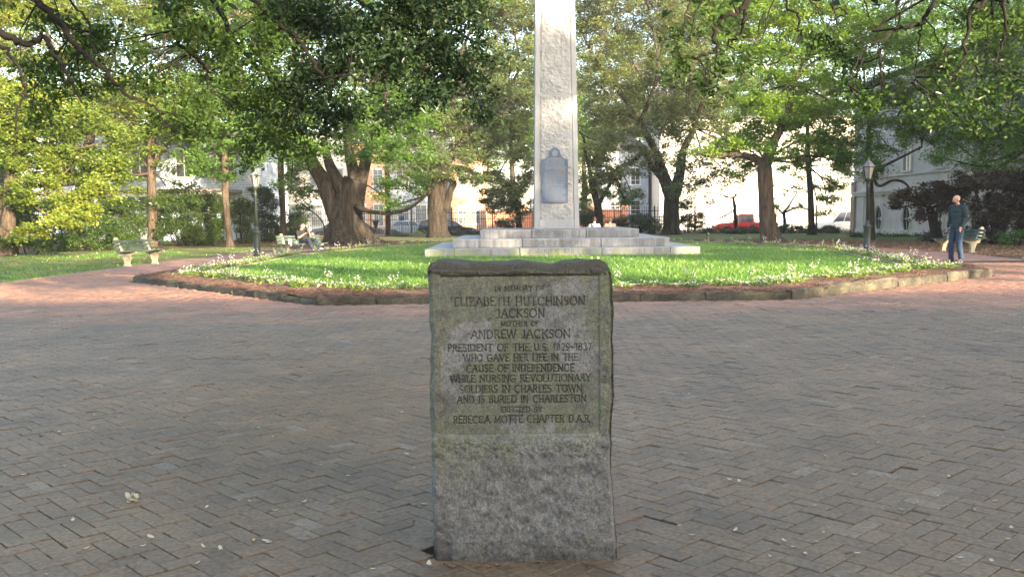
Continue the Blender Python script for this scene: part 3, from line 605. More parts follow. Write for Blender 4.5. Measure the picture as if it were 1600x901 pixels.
    colr = colr*(1-(dep*.56)[:, None])+np.array([.026, .025, .018])[None]*(dep*.56)[:, None]
    colr = np.clip(colr, .01, .6)
    F = np.array([(r*n+k, r*n+(k+1) % n, (r+1)*n+(k+1) % n, (r+1)*n+k) for r in range(nr-1) for k in range(n)])
    fc = V[F].mean(1); pm = (np.abs(fc[:, 0]-(pl+pr)/2) < (pr-pl)/2) & (fc[:, 2] > pbot) & (fc[:, 2] < ptop) & (F[:, 0] % n < nF-1)
    base_pt = (0, y0+.1, 0); rt = empty('memorial_stone', base_pt, 0, 'rough grey granite memorial stone with a lichen stained inscription, standing in the brick paving', 'memorial')
    for nm, sel, lab in (('stone_body', ~pm, None), ('inscription_panel', pm, 'smooth olive and grey lichen stained panel with engraved capitals')):
        f = F[sel]; u, inv = np.unique(f, return_inverse=True); me = mesh_np(nm, V[u]-np.array(base_pt), inv.reshape(f.shape), True)
        at = me.color_attributes.new('stain', 'FLOAT_COLOR', 'POINT'); at.data.foreach_set('color', np.c_[colr[u], np.ones(len(u))].astype(np.float32).ravel())
        o = link(nm, me, M['stone'], rt)
        if lab: o['label'] = lab
memorial()

# ------------------------------------------------------------ the obelisk monument
def streak_mat(name, cols, dirt, sc=(5, 5, .7), rough=.8, moss=None):
    m, nt, N, L, b = newmat(name); tc = N.new('ShaderNodeTexCoord')
    n = N.new('ShaderNodeTexNoise'); n.inputs['Scale'].default_value = 2.2; n.inputs['Detail'].default_value = 7; n.inputs['Roughness'].default_value = .65; L.new(tc.outputs['Object'], n.inputs[0])
    r = ramp(N, [(.32+.36*i/(len(cols)-1), c) for i, c in enumerate(cols)]); L.new(n.outputs['Fac'], r.inputs[0])
    mp = N.new('ShaderNodeMapping'); mp.inputs['Scale'].default_value = sc; L.new(tc.outputs['Object'], mp.inputs[0])
    s = N.new('ShaderNodeTexNoise'); s.inputs['Scale'].default_value = 1.4; s.inputs['Detail'].default_value = 6; s.inputs['Roughness'].default_value = .6; L.new(mp.outputs[0], s.inputs[0])
    r2 = ramp(N, [(.40, (0, 0, 0)), (.76, (.9, .9, .9))]); L.new(s.outputs['Fac'], r2.inputs[0])
    g = N.new('ShaderNodeNewGeometry'); sz = N.new('ShaderNodeSeparateXYZ'); L.new(g.outputs['Normal'], sz.inputs[0])
    ab = N.new('ShaderNodeMath'); ab.operation = 'SUBTRACT'; ab.inputs[0].default_value = 1; ab.use_clamp = True; L.new(sz.outputs['Z'], ab.inputs[1])
    f = N.new('ShaderNodeMath'); f.operation = 'MULTIPLY'; L.new(r2.outputs[0], f.inputs[0]); L.new(ab.outputs[0], f.inputs[1])
    mx = N.new('ShaderNodeMixRGB'); mx.inputs[2].default_value = (*dirt, 1); L.new(f.outputs[0], mx.inputs[0]); L.new(r.outputs[0], mx.inputs[1]); out = mx.outputs[0]
    if moss:
        n4 = N.new('ShaderNodeTexNoise'); n4.inputs['Scale'].default_value = 1.6; n4.inputs['Detail'].default_value = 5; L.new(tc.outputs['Object'], n4.inputs[0]); r4 = ramp(N, [(.48, (0, 0, 0)), (.6, (.75, .75, .75))]); L.new(n4.outputs['Fac'], r4.inputs[0])
        f4 = N.new('ShaderNodeMath'); f4.operation = 'MULTIPLY'; L.new(r4.outputs[0], f4.inputs[0]); L.new(ab.outputs[0], f4.inputs[1])
        m4 = N.new('ShaderNodeMixRGB'); m4.inputs[2].default_value = (*moss, 1); L.new(f4.outputs[0], m4.inputs[0]); L.new(out, m4.inputs[1]); out = m4.outputs[0]
    L.new(out, b.inputs['Base Color']); b.inputs['Roughness'].default_value = rough
    n5 = N.new('ShaderNodeTexNoise'); n5.inputs['Scale'].default_value = 30; n5.inputs['Detail'].default_value = 5; L.new(tc.outputs['Object'], n5.inputs[0])
    bp = N.new('ShaderNodeBump'); bp.inputs['Strength'].default_value = .35; bp.inputs['Distance'].default_value = .01; L.new(n5.outputs['Fac'], bp.inputs['Height']); L.new(bp.outputs[0], b.inputs['Normal'])
    return m
M['step1'] = streak_mat('bottom_step_granite', [(.18, .19, .21), (.24, .25, .27), (.29, .30, .315)], (.10, .095, .085), (4.5, 4.5, .5), moss=(.20, .23, .13))
M['step2'] = streak_mat('middle_step_granite', [(.18, .19, .205), (.26, .268, .285), (.33, .337, .345)], (.07, .064, .054), (4.5, 4.5, .4))
M['step3'] = streak_mat('top_step_granite', [(.14, .145, .16), (.21, .217, .232), (.27, .278, .292)], (.045, .042, .038), (5, 5, .35))
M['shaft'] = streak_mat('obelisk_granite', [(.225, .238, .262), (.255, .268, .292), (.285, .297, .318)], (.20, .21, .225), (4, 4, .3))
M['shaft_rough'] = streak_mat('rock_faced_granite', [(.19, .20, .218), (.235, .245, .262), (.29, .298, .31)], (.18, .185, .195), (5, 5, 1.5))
M['cut'] = plain('engraved_dirt', (.15, .145, .135), .9)
M['bronze'] = noise_mat('blue_grey_bronze', [(.045, .075, .135), (.07, .105, .18), (.11, .10, .12)], 2.5, .6, .3, 40, fine=(30, .2))
M['bronze_letter'] = plain('worn_bronze', (.15, .165, .19), .5)
MX, MY = dp(868.5, 355, 33.2).x, 33.2
def monument():
    rt = empty('obelisk_monument', (MX, MY, LZ-.05), 0, 'tall pale granite obelisk on three stained stone steps with a bronze plaque', 'monument')
    z = LZ-.05
    specs = [(4.2, LZ-.05, .365, 'step1', [-4.2, -3.30, -1.30, 1.20, 3.28, 4.2]), (3.39, .367, .634, 'step2', [-3.39, -1.2, 1.25, 3.39]), (2.56, .636, .905, 'step3', [-2.56, -.9, .85, 2.56])]
    for w, z0, z1, m, cuts in specs:
        dpt = .95; zc, hz = (z0+z1)/2, z1-z0
        for a, b in zip(cuts[:-1], cuts[1:]):
            for sgn in (-1, 1): MB().box((MX+(a+b)/2, MY+sgn*(w-dpt/2), zc), (b-a-.014, dpt, hz), bev=.016).build('step_block', M[m], rt, world=True)
        inner = w-dpt; k = 3
        for j in range(k):
            yy = -inner+(2*inner)*(j+.5)/k
            for sgn in (-1, 1): MB().box((MX+sgn*(w-dpt/2), MY+yy, zc), (dpt, 2*inner/k-.009, hz-.002), bev=.012).build('step_block', M[m], rt, world=True)
        MB().box((MX, MY, zc-.008), (2*inner+.01, 2*inner+.01, hz-.02)).build('step_core', M[m], rt, world=True)
    # lettering on the three risers
    for txt, xa, xb, yb, ch, w, m in (('GAINES MILL', 826, 908, 397.3, 7.4, 4.2, 'cut'), ('FORT FISHER', 829, 904, 383.2, 7.0, 3.39, 'cut'), ('WRIGHTSVILLE', 825, 903, 368.0, 7.0, 2.56, 'cut')):
        y = MY-w-.0025; a, b = dp(xa, yb+.4, y), dp(xb, yb-.4, y); mb = MB(); stroke_ribbons(mb, text_strokes(txt, a.x, b.x, (a.z+b.z)/2, ch*y/FPX, False), .018, y)
        lo = mb.build('lettering', M[m], rt, world=True); lo['label'] = 'engraved capitals on the step riser'; lo['kind'] = 'stuff'
    # shaft: two blocks in view and one above, each with a smooth margin round a rock-faced panel
    zj = [.905, 5.40, 10.0, 13.0]; hw = lambda z: .765-.0135*(z-.9)
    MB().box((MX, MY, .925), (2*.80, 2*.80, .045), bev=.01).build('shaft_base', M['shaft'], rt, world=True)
    for bi in range(3):
        za, zb = zj[bi]+(.047 if bi == 0 else .004), zj[bi+1]-.004; ha, hb = hw(za), hw(zb); mb = MB(); i = .035
        vs = [(MX+sx*h_, MY+sy*h_, z_) for z_, h_ in ((za, ha-i), (zb, hb-i)) for sx, sy in ((-1, -1), (1, -1), (1, 1), (-1, 1))]
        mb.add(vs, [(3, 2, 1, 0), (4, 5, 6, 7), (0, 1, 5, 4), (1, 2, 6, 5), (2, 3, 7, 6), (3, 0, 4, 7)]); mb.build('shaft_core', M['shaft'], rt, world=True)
        mw = .17
        for rot in range(4):
            q = Matrix.Rotation(rot*math.pi/2, 3, 'Z'); mm = MB()
            def T(x, y, z_): v = q @ Vector((x, y, 0)); return (MX+v.x, MY+v.y, z_)
            for sgn in (-1, 1):     # side margins, tapered with the shaft
                vs = []
                for z_, h_ in ((za, ha), (zb, hb)):
                    e0, e1 = sgn*(h_-.0), sgn*(h_-mw); ee = [(e0, -h_+i), (e0-sgn*.012, -h_), (e1+sgn*.012, -h_), (e1, -h_+i-.002)]
                    vs += [T(x, y, z_) for x, y in ee]
                mm.add(vs, [(0, 1, 5, 4), (1, 2, 6, 5), (2, 3, 7, 6), (0, 4, 7, 3), (3, 2, 1, 0), (4, 5, 6, 7)] if sgn < 0 else [(4, 5, 1, 0), (5, 6, 2, 1), (6, 7, 3, 2), (3, 7, 4, 0), (0, 1, 2, 3), (7, 6, 5, 4)])
            for (c0, c1) in (((za, za+.26) if bi == 0 else (za, za+.05)), (zb-.05, zb)):
                h0, h1 = hw(c0), hw(c1); vs = [T(-h0+mw, -h0+i, c0), T(-h0+mw, -h0+.002, c0), T(h0-mw, -h0+.002, c0), T(h0-mw, -h0+i, c0), T(-h1+mw, -h1+i, c1), T(-h1+mw, -h1+.002, c1), T(h1-mw, -h1+.002, c1), T(h1-mw, -h1+i, c1)]
                mm.add(vs, [(0, 1, 5, 4), (1, 2, 6, 5), (2, 3, 7, 6), (4, 5, 6, 7), (3, 2, 1, 0)])
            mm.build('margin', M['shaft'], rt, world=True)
            if rot in (0, 1, 3):
                nx, nz = (56, 200) if rot == 0 else (14, 50); c0, c1 = (za+.265 if bi == 0 else za+.055), zb-.055
                Z_, X_ = np.meshgrid(np.linspace(c0, c1, nz), np.linspace(-1, 1, nx), indexing='ij'); hwz = .765-.0135*(Z_-.9); XX = X_*(hwz-mw-.002)
                P = np.stack([XX.ravel(), Z_.ravel()*1.0, np.full(XX.size, rot*9.0+bi*3)], 1)
                hgt = .028+.026*fbm(P, 5.5, 3, .7)+.024*fbm(P, 13, 2, .7)
                edge = np.minimum(1-np.abs(X_.ravel()), 1)*8; hgt = hgt*np.clip(edge, 0, 1)+.004
                yy = -(hwz.ravel()-i)-hgt; V = np.array([T(x, y, z_) for x, y, z_ in zip(XX.ravel(), yy, Z_.ravel())])-np.array([MX, MY, LZ-.05])
                F = [(r*nx+k, r*nx+k+1, (r+1)*nx+k+1, (r+1)*nx+k) for r in range(nz-1) for k in range(nx-1)]
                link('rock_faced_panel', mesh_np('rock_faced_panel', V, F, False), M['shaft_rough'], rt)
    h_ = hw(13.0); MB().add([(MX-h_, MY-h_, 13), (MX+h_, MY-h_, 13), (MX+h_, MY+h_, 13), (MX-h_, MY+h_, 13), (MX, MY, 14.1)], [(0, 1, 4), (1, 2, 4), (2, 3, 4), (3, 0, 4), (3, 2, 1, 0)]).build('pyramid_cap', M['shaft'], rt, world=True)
    # bronze plaque with shouldered, round headed top
    yp = MY-hw(3)-.03; a, b = dp(847.5, 317, yp), dp(887.5, 317, yp); sh = dp(867, 249, yp).z; tz = dp(867, 231, yp).z; xm = (a.x+b.x)/2; w = (b.x-a.x)/2
    z0 = a.z; rr = w*.42
    def outline(k):
        W_ = w-k; pts = [(xm-W_, z0+k), (xm+W_, z0+k), (xm+W_, sh-k)]
        pts += [(xm+W_-(W_-rr+k*.3)*math.sin(t), sh-k+(tz-rr-sh)*(1-math.cos(t))*1.0) for t in np.linspace(.15, math.pi/2, 5)]
        pts += [(xm+(rr-k)*math.cos(t), tz-rr+(rr-k)*math.sin(t)) for t in np.linspace(.1, math.pi-.1, 11)]
        pts += [(xm-W_+(W_-rr+k*.3)*math.sin(t), sh-k+(tz-rr-sh)*(1-math.cos(t))*1.0) for t in np.linspace(math.pi/2, .15, 5)]+[(xm-W_, sh-k)]
        return pts
    def slab(k, ya, yb):
        o = outline(k); n = len(o); return MB().add([(x, ya, z) for x, z in o]+[(x, yb, z) for x, z in o], [tuple(range(n)), tuple(range(2*n-1, n-1, -1))]+[(i, (i+1) % n, n+(i+1) % n, n+i)[::-1] for i in range(n)])
    pq = slab(0, yp-.028, yp+.05).build('plaque', M['bronze'], rt, world=True); pq['label'] = 'blue grey bronze plaque with a round headed top'
    o0, o1 = outline(.0), outline(.035); n = len(o0); fr = MB().add([(x, yp-.045, z) for x, z in o0]+[(x, yp-.045, z) for x, z in o1]+[(x, yp-.027, z) for x, z in o0]+[(x, yp-.029, z) for x, z in o1],
        [(i, (i+1) % n, n+(i+1) % n, n+i) for i in range(n)]+[(2*n+i, 2*n+(i+1) % n, (i+1) % n, i) for i in range(n)]+[(n+i, n+(i+1) % n, 3*n+(i+1) % n, 3*n+i) for i in range(n)]); fr.build('plaque_border', M['bronze'], rt, world=True)
    rg = random.Random(4); lt = MB(); zz = sh-.03
    while zz > z0+.07:
        x = xm-w+.075+rg.uniform(0, .05); xe = xm+w-.075-rg.uniform(0, .09); hh = .030 if rg.random() < .14 else .016
        while x < xe:
            l = rg.uniform(.02, .07); lt.box((x+l/2, yp-.0295, zz), (l, .005, hh)); x += l+rg.uniform(.012, .022)
        zz -= hh+.019
    lt.box((xm, yp-.0295, sh+.02), (w*1.2, .005, .03)); lt.build('raised_lettering', M['bronze_letter'], rt, world=True)
    em = MB().lathe([(.001, 0), (.09, .003), (.10, .012), (.09, .018), (.05, .012), (.001, .02)], 16)
    em.v = [(xm+p[0], yp-.028-p[2], tz-rr+p[1]) for p in em.v]; em.build('emblem', M['bronze_letter'], rt, world=True)
monument()
# ------------------------------------------------------------ benches, lamps, posts
M['slat'] = noise_mat('dark_green_slat', [(.025, .045, .035), (.05, .075, .06), (.085, .11, .09)], 4, .6, .3, 30, (1, 1, 1))
M['bench_white'] = noise_mat('cream_concrete', [(.20, .18, .13), (.30, .28, .21), (.38, .36, .30)], 5, .8, .3, 40)
M['iron'] = plain('black_iron', (.02, .022, .022), .5); M['iron_green'] = plain('dark_green_iron', (.018, .028, .025), .5)
M['lamp_glass'] = plain('frosted_lamp_glass', (.22, .22, .20), .3); M['lamp_cap'] = plain('grey_lamp_cap', (.11, .115, .12), .5)
def make_bench(loc, rz, label, L=1.8):
    rt = empty('park_bench', loc, rz, label, 'bench', 'slatted park benches round the bed')
    for sx in (-L*.36, L*.36):      # concrete support: leaning back post, seat arm, tapered leg
        mb = MB()
        def plate(poly, t=.085):
            n = len(poly); vs = [(sx-t/2, y, z) for y, z in poly]+[(sx+t/2, y, z) for y, z in poly]
            mb.add(vs, [tuple(range(n))[::-1], tuple(range(n, 2*n))]+[(i, (i+1) % n, n+(i+1) % n, n+i) for i in range(n)])
        plate([(.33, .80), (.36, .84), (.40, .855), (.44, .83), (.45, .79), (.30, .33), (.16, .30), (.16, .40)])
        plate([(-.30, .37), (-.33, .39), (-.33, .425), (-.30, .44), (.17, .405), (.17, .30), (.05, .28), (-.1, .30)])
        plate([(-.10, .31), (.17, .31), (.09, .08), (.13, .0), (-.10, .0), (-.05, .08)])
        mb.build('support', M['bench_white'], rt)
    for k in range(3):
        z = .50+.115*k; y = .235+.285*(z-.4)
        MB().box((0, y-.035, z), (L, .032, .088), bev=.006).build('back_slat', M['slat'], rt)
    for k in range(4): MB().box((0, -.26+.125*k, .445-.02*k*.3), (L, .105, .03), bev=.005).build('seat_slat', M['slat'], rt)
    return rt
bl = gp(222, 413); br = gp(1495, 393); bm = Vector((-8.25, 29.2*K, -.10))
make_bench((bl.x, bl.y, -.02), R(74), 'dark green slatted bench with cream supports, empty, by the thin tree on the left')
make_bench((br.x, br.y, -.02), R(-72), 'slatted bench behind the bald man, in front of the dark purple leaved tree')
make_bench(bm, R(45), 'slatted bench under the big oak with a man reclining on it', 2.0)
make_bench((4.05, 33.2*K, -.02), R(180), 'bench behind the monument, mostly hidden, with two people seated on it')
def lamp_post(loc, label, rz=.3):
    rt = empty('street_lamp', loc, rz, label, 'street lamp', 'black cast iron park lamp posts')
    MB().lathe([(.17, 0), (.17, .10), (.13, .14), (.125, .80), (.15, .86), (.15, .90), (.10, .93), (.075, .98), (.062, 1.1)], 16).build('plinth', M['iron_green'], rt, True)
    MB().lathe([(.060, 1.1), (.048, 2.2), (.07, 2.24), (.045, 2.3), (.05, 2.42), (.12, 2.50), (.13, 2.54), (.001, 2.545)], 14).build('pole', M['iron_green'], rt, True)
    g = MB(); g.lathe([(.105, 2.56), (.19, 2.93)], 6).build('lantern_glass', M['lamp_glass'], rt)
    f = MB()
    for k in range(6):
        a = math.pi*k/3; c, s = math.cos(a), math.sin(a); f.beam((.115*c, .115*s, 2.54), (.20*c, .20*s, 2.94), .018, .018)
    for k in range(6):
        a, b = math.pi*k/3, math.pi*(k+1)/3; f.beam((.20*math.cos(a), .20*math.sin(a), 2.94), (.20*math.cos(b), .20*math.sin(b), 2.94), .02, .025); f.beam((.115*math.cos(a), .115*math.sin(a), 2.55), (.115*math.cos(b), .115*math.sin(b), 2.55), .02, .02)
    f.build('lantern_frame', M['iron'], rt)
    MB().lathe([(.23, 2.95), (.22, 2.97), (.10, 3.12), (.05, 3.16), (.03, 3.2), (.035, 3.23), (.001, 3.27)], 6).build('lantern_cap', M['lamp_cap'], rt)
    return rt
ll = gp(402, 398.5); lr = gp(1346, 392); 
lamp_post((ll.x, ll.y, -.02), 'black iron lamp post with a lantern, left of the monument beside the flower bed')
lamp_post((lr.x+.2, lr.y, -.02), 'black iron lamp post right of the lawn, its lantern lost in leaves')
p = gp(1106, 378); rt = empty('bollard', (p.x, p.y, -.02), 0, 'short dark post standing at the back edge of the lawn', 'post')
MB().lathe([(.09, 0), (.09, .05), (.065, .07), (.06, .36), (.085, .39), (.085, .44), (.05, .49), (.001, .50)], 12).build('post', M['iron'], rt, True); MB().lathe([(.12, -.01), (.12, .03), (.10, .04)], 12).build('foot', M['iron'], rt)
rt = empty('urn', (dp(587, 350, 55*K).x, 55*K, -.02), 0, 'dark iron urn on a stalk beside the big oak, in front of the fence', 'urn')
MB().lathe([(.14, 0), (.12, .05), (.04, .1), (.035, .45), (.08, .5)], 12).build('pedestal', M['iron'], rt, True); MB().lathe([(.05, .5), (.09, .62), (.2, .95), (.26, 1.12), (.25, 1.14), (.2, 1.12), (.001, 1.1)], 12).build('bowl', M['iron'], rt, True)
M['sign_blue'] = plain('blue_sign_paint', (.10, .22, .48), .4); M['sign_white'] = plain('white_sign_paint', (.6, .65, .7), .4)
c = dp(628, 341, 57.2*K); rt = empty('round_sign', (c.x, 57.2*K, -.25), 0, 'round blue sign standing just behind the iron fence', 'sign')
MB().tube([(0, 0, 0), (0, 0, c.z+.1)], .03, 8).build('sign_post', M['iron'], rt); 
dd = MB().lathe([(.27, 0), (.27, .03), (.001, .03)], 20); dd.v = [(q[0], -.035-q[2], c.z+.25+q[1]) for q in dd.v]; dd.build('sign_disc', M['sign_blue'], rt)
dd = MB()
for k in range(20):
    a, b = 2*math.pi*k/20, 2*math.pi*(k+1)/20
    dd.add([(r*math.cos(t), -.068, c.z+.25+r*math.sin(t)) for r, t in ((.26, a), (.26, b), (.21, b), (.21, a))], [(0, 1, 2, 3)])
dd.build('sign_rim', M['sign_white'], rt)

# ------------------------------------------------------------ people
DG = None
def remesh(mb, vox, name, m, parent, smooth=1, fold=0):
    me = mb.mesh('tmp'); ob = bpy.data.objects.new('tmp', me); COL.objects.link(ob)
    md = ob.modifiers.new('r', 'REMESH'); md.mode = 'VOXEL'; md.voxel_size = vox; md.use_smooth_shade = True
    if smooth: s = ob.modifiers.new('s', 'SMOOTH'); s.factor = .5; s.iterations = smooth
    dg = bpy.context.evaluated_depsgraph_get(); m2 = bpy.data.meshes.new_from_object(ob.evaluated_get(dg)); bpy.data.objects.remove(ob); m2.name = name
    if fold:
        n_ = len(m2.vertices); co = np.empty(n_*3, np.float32); m2.vertices.foreach_get('co', co); co = co.reshape(-1, 3); nn = np.empty(n_*3, np.float32); m2.vertices.foreach_get('normal', nn); nn = nn.reshape(-1, 3)
        co = co+nn*(fold*(1-2*np.abs(fbm(co*[1, 1, 1.8], 7, 2)))+fold*.4*fbm(co, 22, 2))[:, None]; m2.vertices.foreach_set('co', co.astype(np.float32).ravel()); m2.update()
    m2.materials.clear(); m2.materials.append(M[m]); o = bpy.data.objects.new(name, m2); COL.objects.link(o); o.parent = parent; return o
M['skin'] = noise_mat('skin', [(.38, .21, .15), (.50, .30, .22)], 12, .55, 0); M['teal'] = noise_mat('dark_teal_cloth', [(.014, .026, .032), (.024, .042, .05)], 9, .9, .5, 18, dist=.015)
M['jeans'] = noise_mat('blue_denim', [(.015, .03, .06), (.035, .06, .11)], 8, .9, .5, 16, dist=.015); M['black_cloth'] = noise_mat('black_cloth', [(.012, .013, .016), (.03, .032, .036)], 9, .9, .4, 18)
M['dark_jeans'] = noise_mat('dark_trousers', [(.012, .02, .035), (.025, .035, .055)], 8, .9, .4, 16); M['shoe'] = plain('dark_shoe', (.03, .03, .035), .6); M['shoe_white'] = plain('white_shoe', (.5, .5, .48), .6)
M['white_cloth'] = noise_mat('white_cloth', [(.25, .27, .31), (.34, .36, .40)], 6, .9, .4, 16); M['pink_cloth'] = noise_mat('pink_cloth', [(.28, .15, .12), (.36, .21, .17)], 6, .9, .4, 16)
M['hair_brown'] = plain('brown_hair', (.07, .045, .03), .8); M['hair'] = plain('short_dark_hair', (.03, .02, .014), .8); M['stubble'] = plain('brown_stubble', (.07, .042, .03), .9); M['strap'] = plain('brown_leather', (.12, .07, .04), .7)
def V3(*a): return Vector(a)
def head(mb, hair, c, yaw, s=1.0, pitch=0):
    """an egg-shaped head with brow, nose, lips, chin, ears and neck root; yaw: facing, 0 = +y"""
    q = Matrix.Rotation(yaw, 3, 'Z') @ Matrix.Rotation(pitch, 3, 'X'); P = lambda x, y, z: Vector(c)+q @ Vector((x*s, y*s, z*s))
    mb.ball(P(0, -.012, .035), (.077*s, .096*s, .088*s), 16, 12, rot=q); mb.ball(P(0, .018, -.03), (.058*s, .072*s, .078*s), 14, 10, rot=q); mb.ball(P(0, .062, -.088), (.026*s, .022*s, .02*s), rot=q)
    mb.ball(P(0, .082, .022), (.045*s, .014*s, .012*s), rot=q); mb.tube([P(0, .088, .018), P(0, .110, -.018), P(0, .094, -.03)], [.008*s, .015*s, .012*s], 8); mb.ball(P(0, .082, -.055), (.024*s, .013*s, .010*s), rot=q)
    for sx in (-1, 1):
        mb.ball(P(sx*.032, .080, .004), (.014*s, .010*s, .010*s), 8, 6, rot=q); mb.ball(P(sx*.078, -.008, -.006), (.010*s, .022*s, .032*s), 10, 8, rot=q); mb.ball(P(sx*.04, .055, -.028), (.024*s, .028*s, .026*s), rot=q)
def hand(mb, w, e, curl=.5, thumb=1, s=1.0):
    """palm, four fingers of unequal length, bent, and a thumb from the side of the palm"""
    d = (w-e).normalized(); side = d.cross(Vector((0, 0, 1))); side = side.normalized() if side.length > .1 else Vector((0, 1, 0)); nr = side.cross(d).normalized()
    if abs(d.z) > .7: side = Vector((0, 1, 0)); side = (side-d*side.dot(d)).normalized(); nr = side.cross(d).normalized()
    pc = w+d*.045*s
    for k in range(4):
        o = side*(-.027+.018*k)*s; ln = (.068, .08, .086, .074)[k]*s*.9; a = w+d*.015*s+o*.7; b = w+d*.09*s+o; cdir = (d*(1-curl*.5)+nr*curl*.7*thumb).normalized(); c2 = b+cdir*ln*.55; c3 = c2+(d*(1-curl)+nr*curl*thumb).normalized()*ln*.5
        mb.tube([a, b, c2, c3], [.017*s, .0125*s, .0098*s, .007*s], 8)
    t0 = w+d*.03*s+side*.03*s; t1 = t0+(d*.5+side*.75+nr*.25*thumb).normalized()*.04*s; t2 = t1+(d*.85+side*.15+nr*.3*thumb).normalized()*.034*s; mb.tube([w+d*.01*s, t0, t1, t2], [.018*s, .016*s, .012*s, .009*s], 8)
def limb(mb, pts, rad, seg=12):
    n = smooth_path(pts, 4); mb.tube(n, interp(rad, len(n)), seg)
    for p, r in ((pts[0], rad[0]), (pts[-1], rad[-1])): mb.ball(p, r*.98, 10, 8)
def figure(name, loc, rz, label, J, shirt, pants, shoe, hairm=None, beard=False, sleeves='long', headyaw=0, vox=.009, curl=.5, pants_over=0, pitch=0):
    rt = empty(name, loc, rz, label, 'person'); b = MB(); H = J['head']; sh, hp = J['shoulders'], J['hips']; ch = (sh[0]+sh[1])/2; pv = (hp[0]+hp[1])/2; up = (ch-pv).normalized()
    head(b, None, H, headyaw, 1.0, pitch); b.tube([ch-up*.02, ch+up*.06, H+Vector((0, 0, -.05))], [.07, .058, .055], 12)
    def torso(m, g):
        sd = (sh[1]-sh[0]).normalized(); fw = up.cross(sd).normalized()
        for t, wx, wy in ((.0, .155, .115), (.2, .148, .11), (.42, .14, .108), (.62, .152, .118), (.8, .165, .115), (.93, .13, .09)):
            c = pv.lerp(ch, t); rot = Matrix((sd, fw, up)).transposed(); m.ball(c, (wx*J.get('w', 1)+g, wy+g, .12), 16, 10, rot=rot)
        for s_ in sh: m.ball(s_, .058+g, 12, 8); m.tube([s_, ch+up*.02], [.055+g, .065+g], 12)
        for h_ in hp: m.ball(h_, .095+g, 12, 8)
    torso(b, -.012)
    sm, pm = MB(), MB()
    sd = (sh[1]-sh[0]).normalized(); fw = up.cross(sd).normalized(); rot = Matrix((sd, fw, up)).transposed()
    for t, wx, wy in ((.02, .165, .128), (.2, .155, .12), (.42, .148, .116), (.62, .158, .124), (.8, .168, .118), (.94, .125, .088)): sm.ball(pv.lerp(ch, t), (wx*J.get('w', 1)+.012, wy+.01, .115), 18, 10, rot=rot)
    for i in (0, 1):
        e, w_ = J['elbows'][i], J['wrists'][i]; s_ = sh[i]
        limb(b, [s_, s_.lerp(e, .5), e, e.lerp(w_, .35), w_], [.048, .046, .038, .038, .025]); hand(b, w_, e, curl, 1 if i == 0 else -1)
        if sleeves == 'long': limb(sm, [s_, s_.lerp(e, .5), e, e.lerp(w_, .5), w_.lerp(e, .06)], [.068, .062, .052, .047, .038])
        else: limb(sm, [s_, s_.lerp(e, .7)], [.068, .06])
        sm.tube([s_, ch-up*.0], [.062, .075], 12)
        h_, k_, a_ = hp[i], J['knees'][i], J['ankles'][i]
        limb(b, [h_, h_.lerp(k_, .5), k_, k_.lerp(a_, .35), a_], [.085, .075, .055, .055, .036]); pm.ball(h_, .105, 12, 8)
        limb(pm, [h_, h_.lerp(k_, .5), k_, k_.lerp(a_, .4), a_+Vector((0, 0, .0))], [.102, .09, .072, .07, .062])
        f = J['feet'][i]; b.tube([a_, a_.lerp(f, .5)+Vector((0, 0, -.03)), f], [.035, .04, .03], 8)
        s2 = MB(); d = (f-a_); d.z = 0; d.normalize(); bz = min(f.z, a_.z)-.028
        for t, wr, hr in ((-.055, .038, .05), (.0, .042, .06), (.07, .045, .045), (.13, .050, .036), (.19, .045, .030)): q = a_+d*t; s2.ball((q.x, q.y, J.get('floor', 0)+.045 if 'floor' in J else bz+.02), (wr, wr, hr), 12, 8)
        remesh(s2, .009, 'shoe', shoe, rt)
    for t in (0, .12): pm.ball(pv.lerp(ch, t), (.152*J.get('w', 1), .118, .10), 16, 10, rot=rot)
    remesh(b, vox, 'body', 'skin', rt, 2); remesh(pm, .012, 'trousers', pants, rt, 2, .007); remesh(sm, .012, 'shirt', shirt, rt, 1, .006)
    q = Matrix.Rotation(headyaw, 3, 'Z'); P = lambda x, y, z: H+q @ Vector((x, y, z))
    if hairm: hm = MB(); hm.ball(P(0, -.022, .052), (.082, .098, .086), 14, 10, rot=q); hm.ball(P(0, -.05, .0), (.076, .062, .07), 14, 10, rot=q); remesh(hm, .01, 'hair', hairm, rt)
    if beard: hm = MB(); hm.ball(P(0, .045, -.072), (.053, .048, .038), 14, 10, rot=q); remesh(hm, .008, 'beard', 'stubble', rt)
    return rt
st = gp(1494, 409)
J = dict(head=V3(0, .045, 1.655), shoulders=[V3(-.20, -.01, 1.46), V3(.20, -.01, 1.46)], hips=[V3(-.09, 0, .93), V3(.09, 0, .93)], elbows=[V3(-.255, -.045, 1.17), V3(.255, -.03, 1.17)], wrists=[V3(-.235, .10, .935), V3(.24, .07, .93)],
         knees=[V3(-.115, .035, .50), V3(.13, .05, .50)], ankles=[V3(-.13, -.03, .085), V3(.15, .02, .085)], feet=[V3(-.15, .12, .04), V3(.20, .16, .04)], w=1.08, floor=0)
figure('person', (st.x, st.y, .0), R(114), 'bald man in a dark teal long sleeved top and blue jeans, standing on the path', J, 'teal', 'jeans', 'shoe', None, True, headyaw=R(-20), vox=.0095, curl=.55, pitch=-.22)
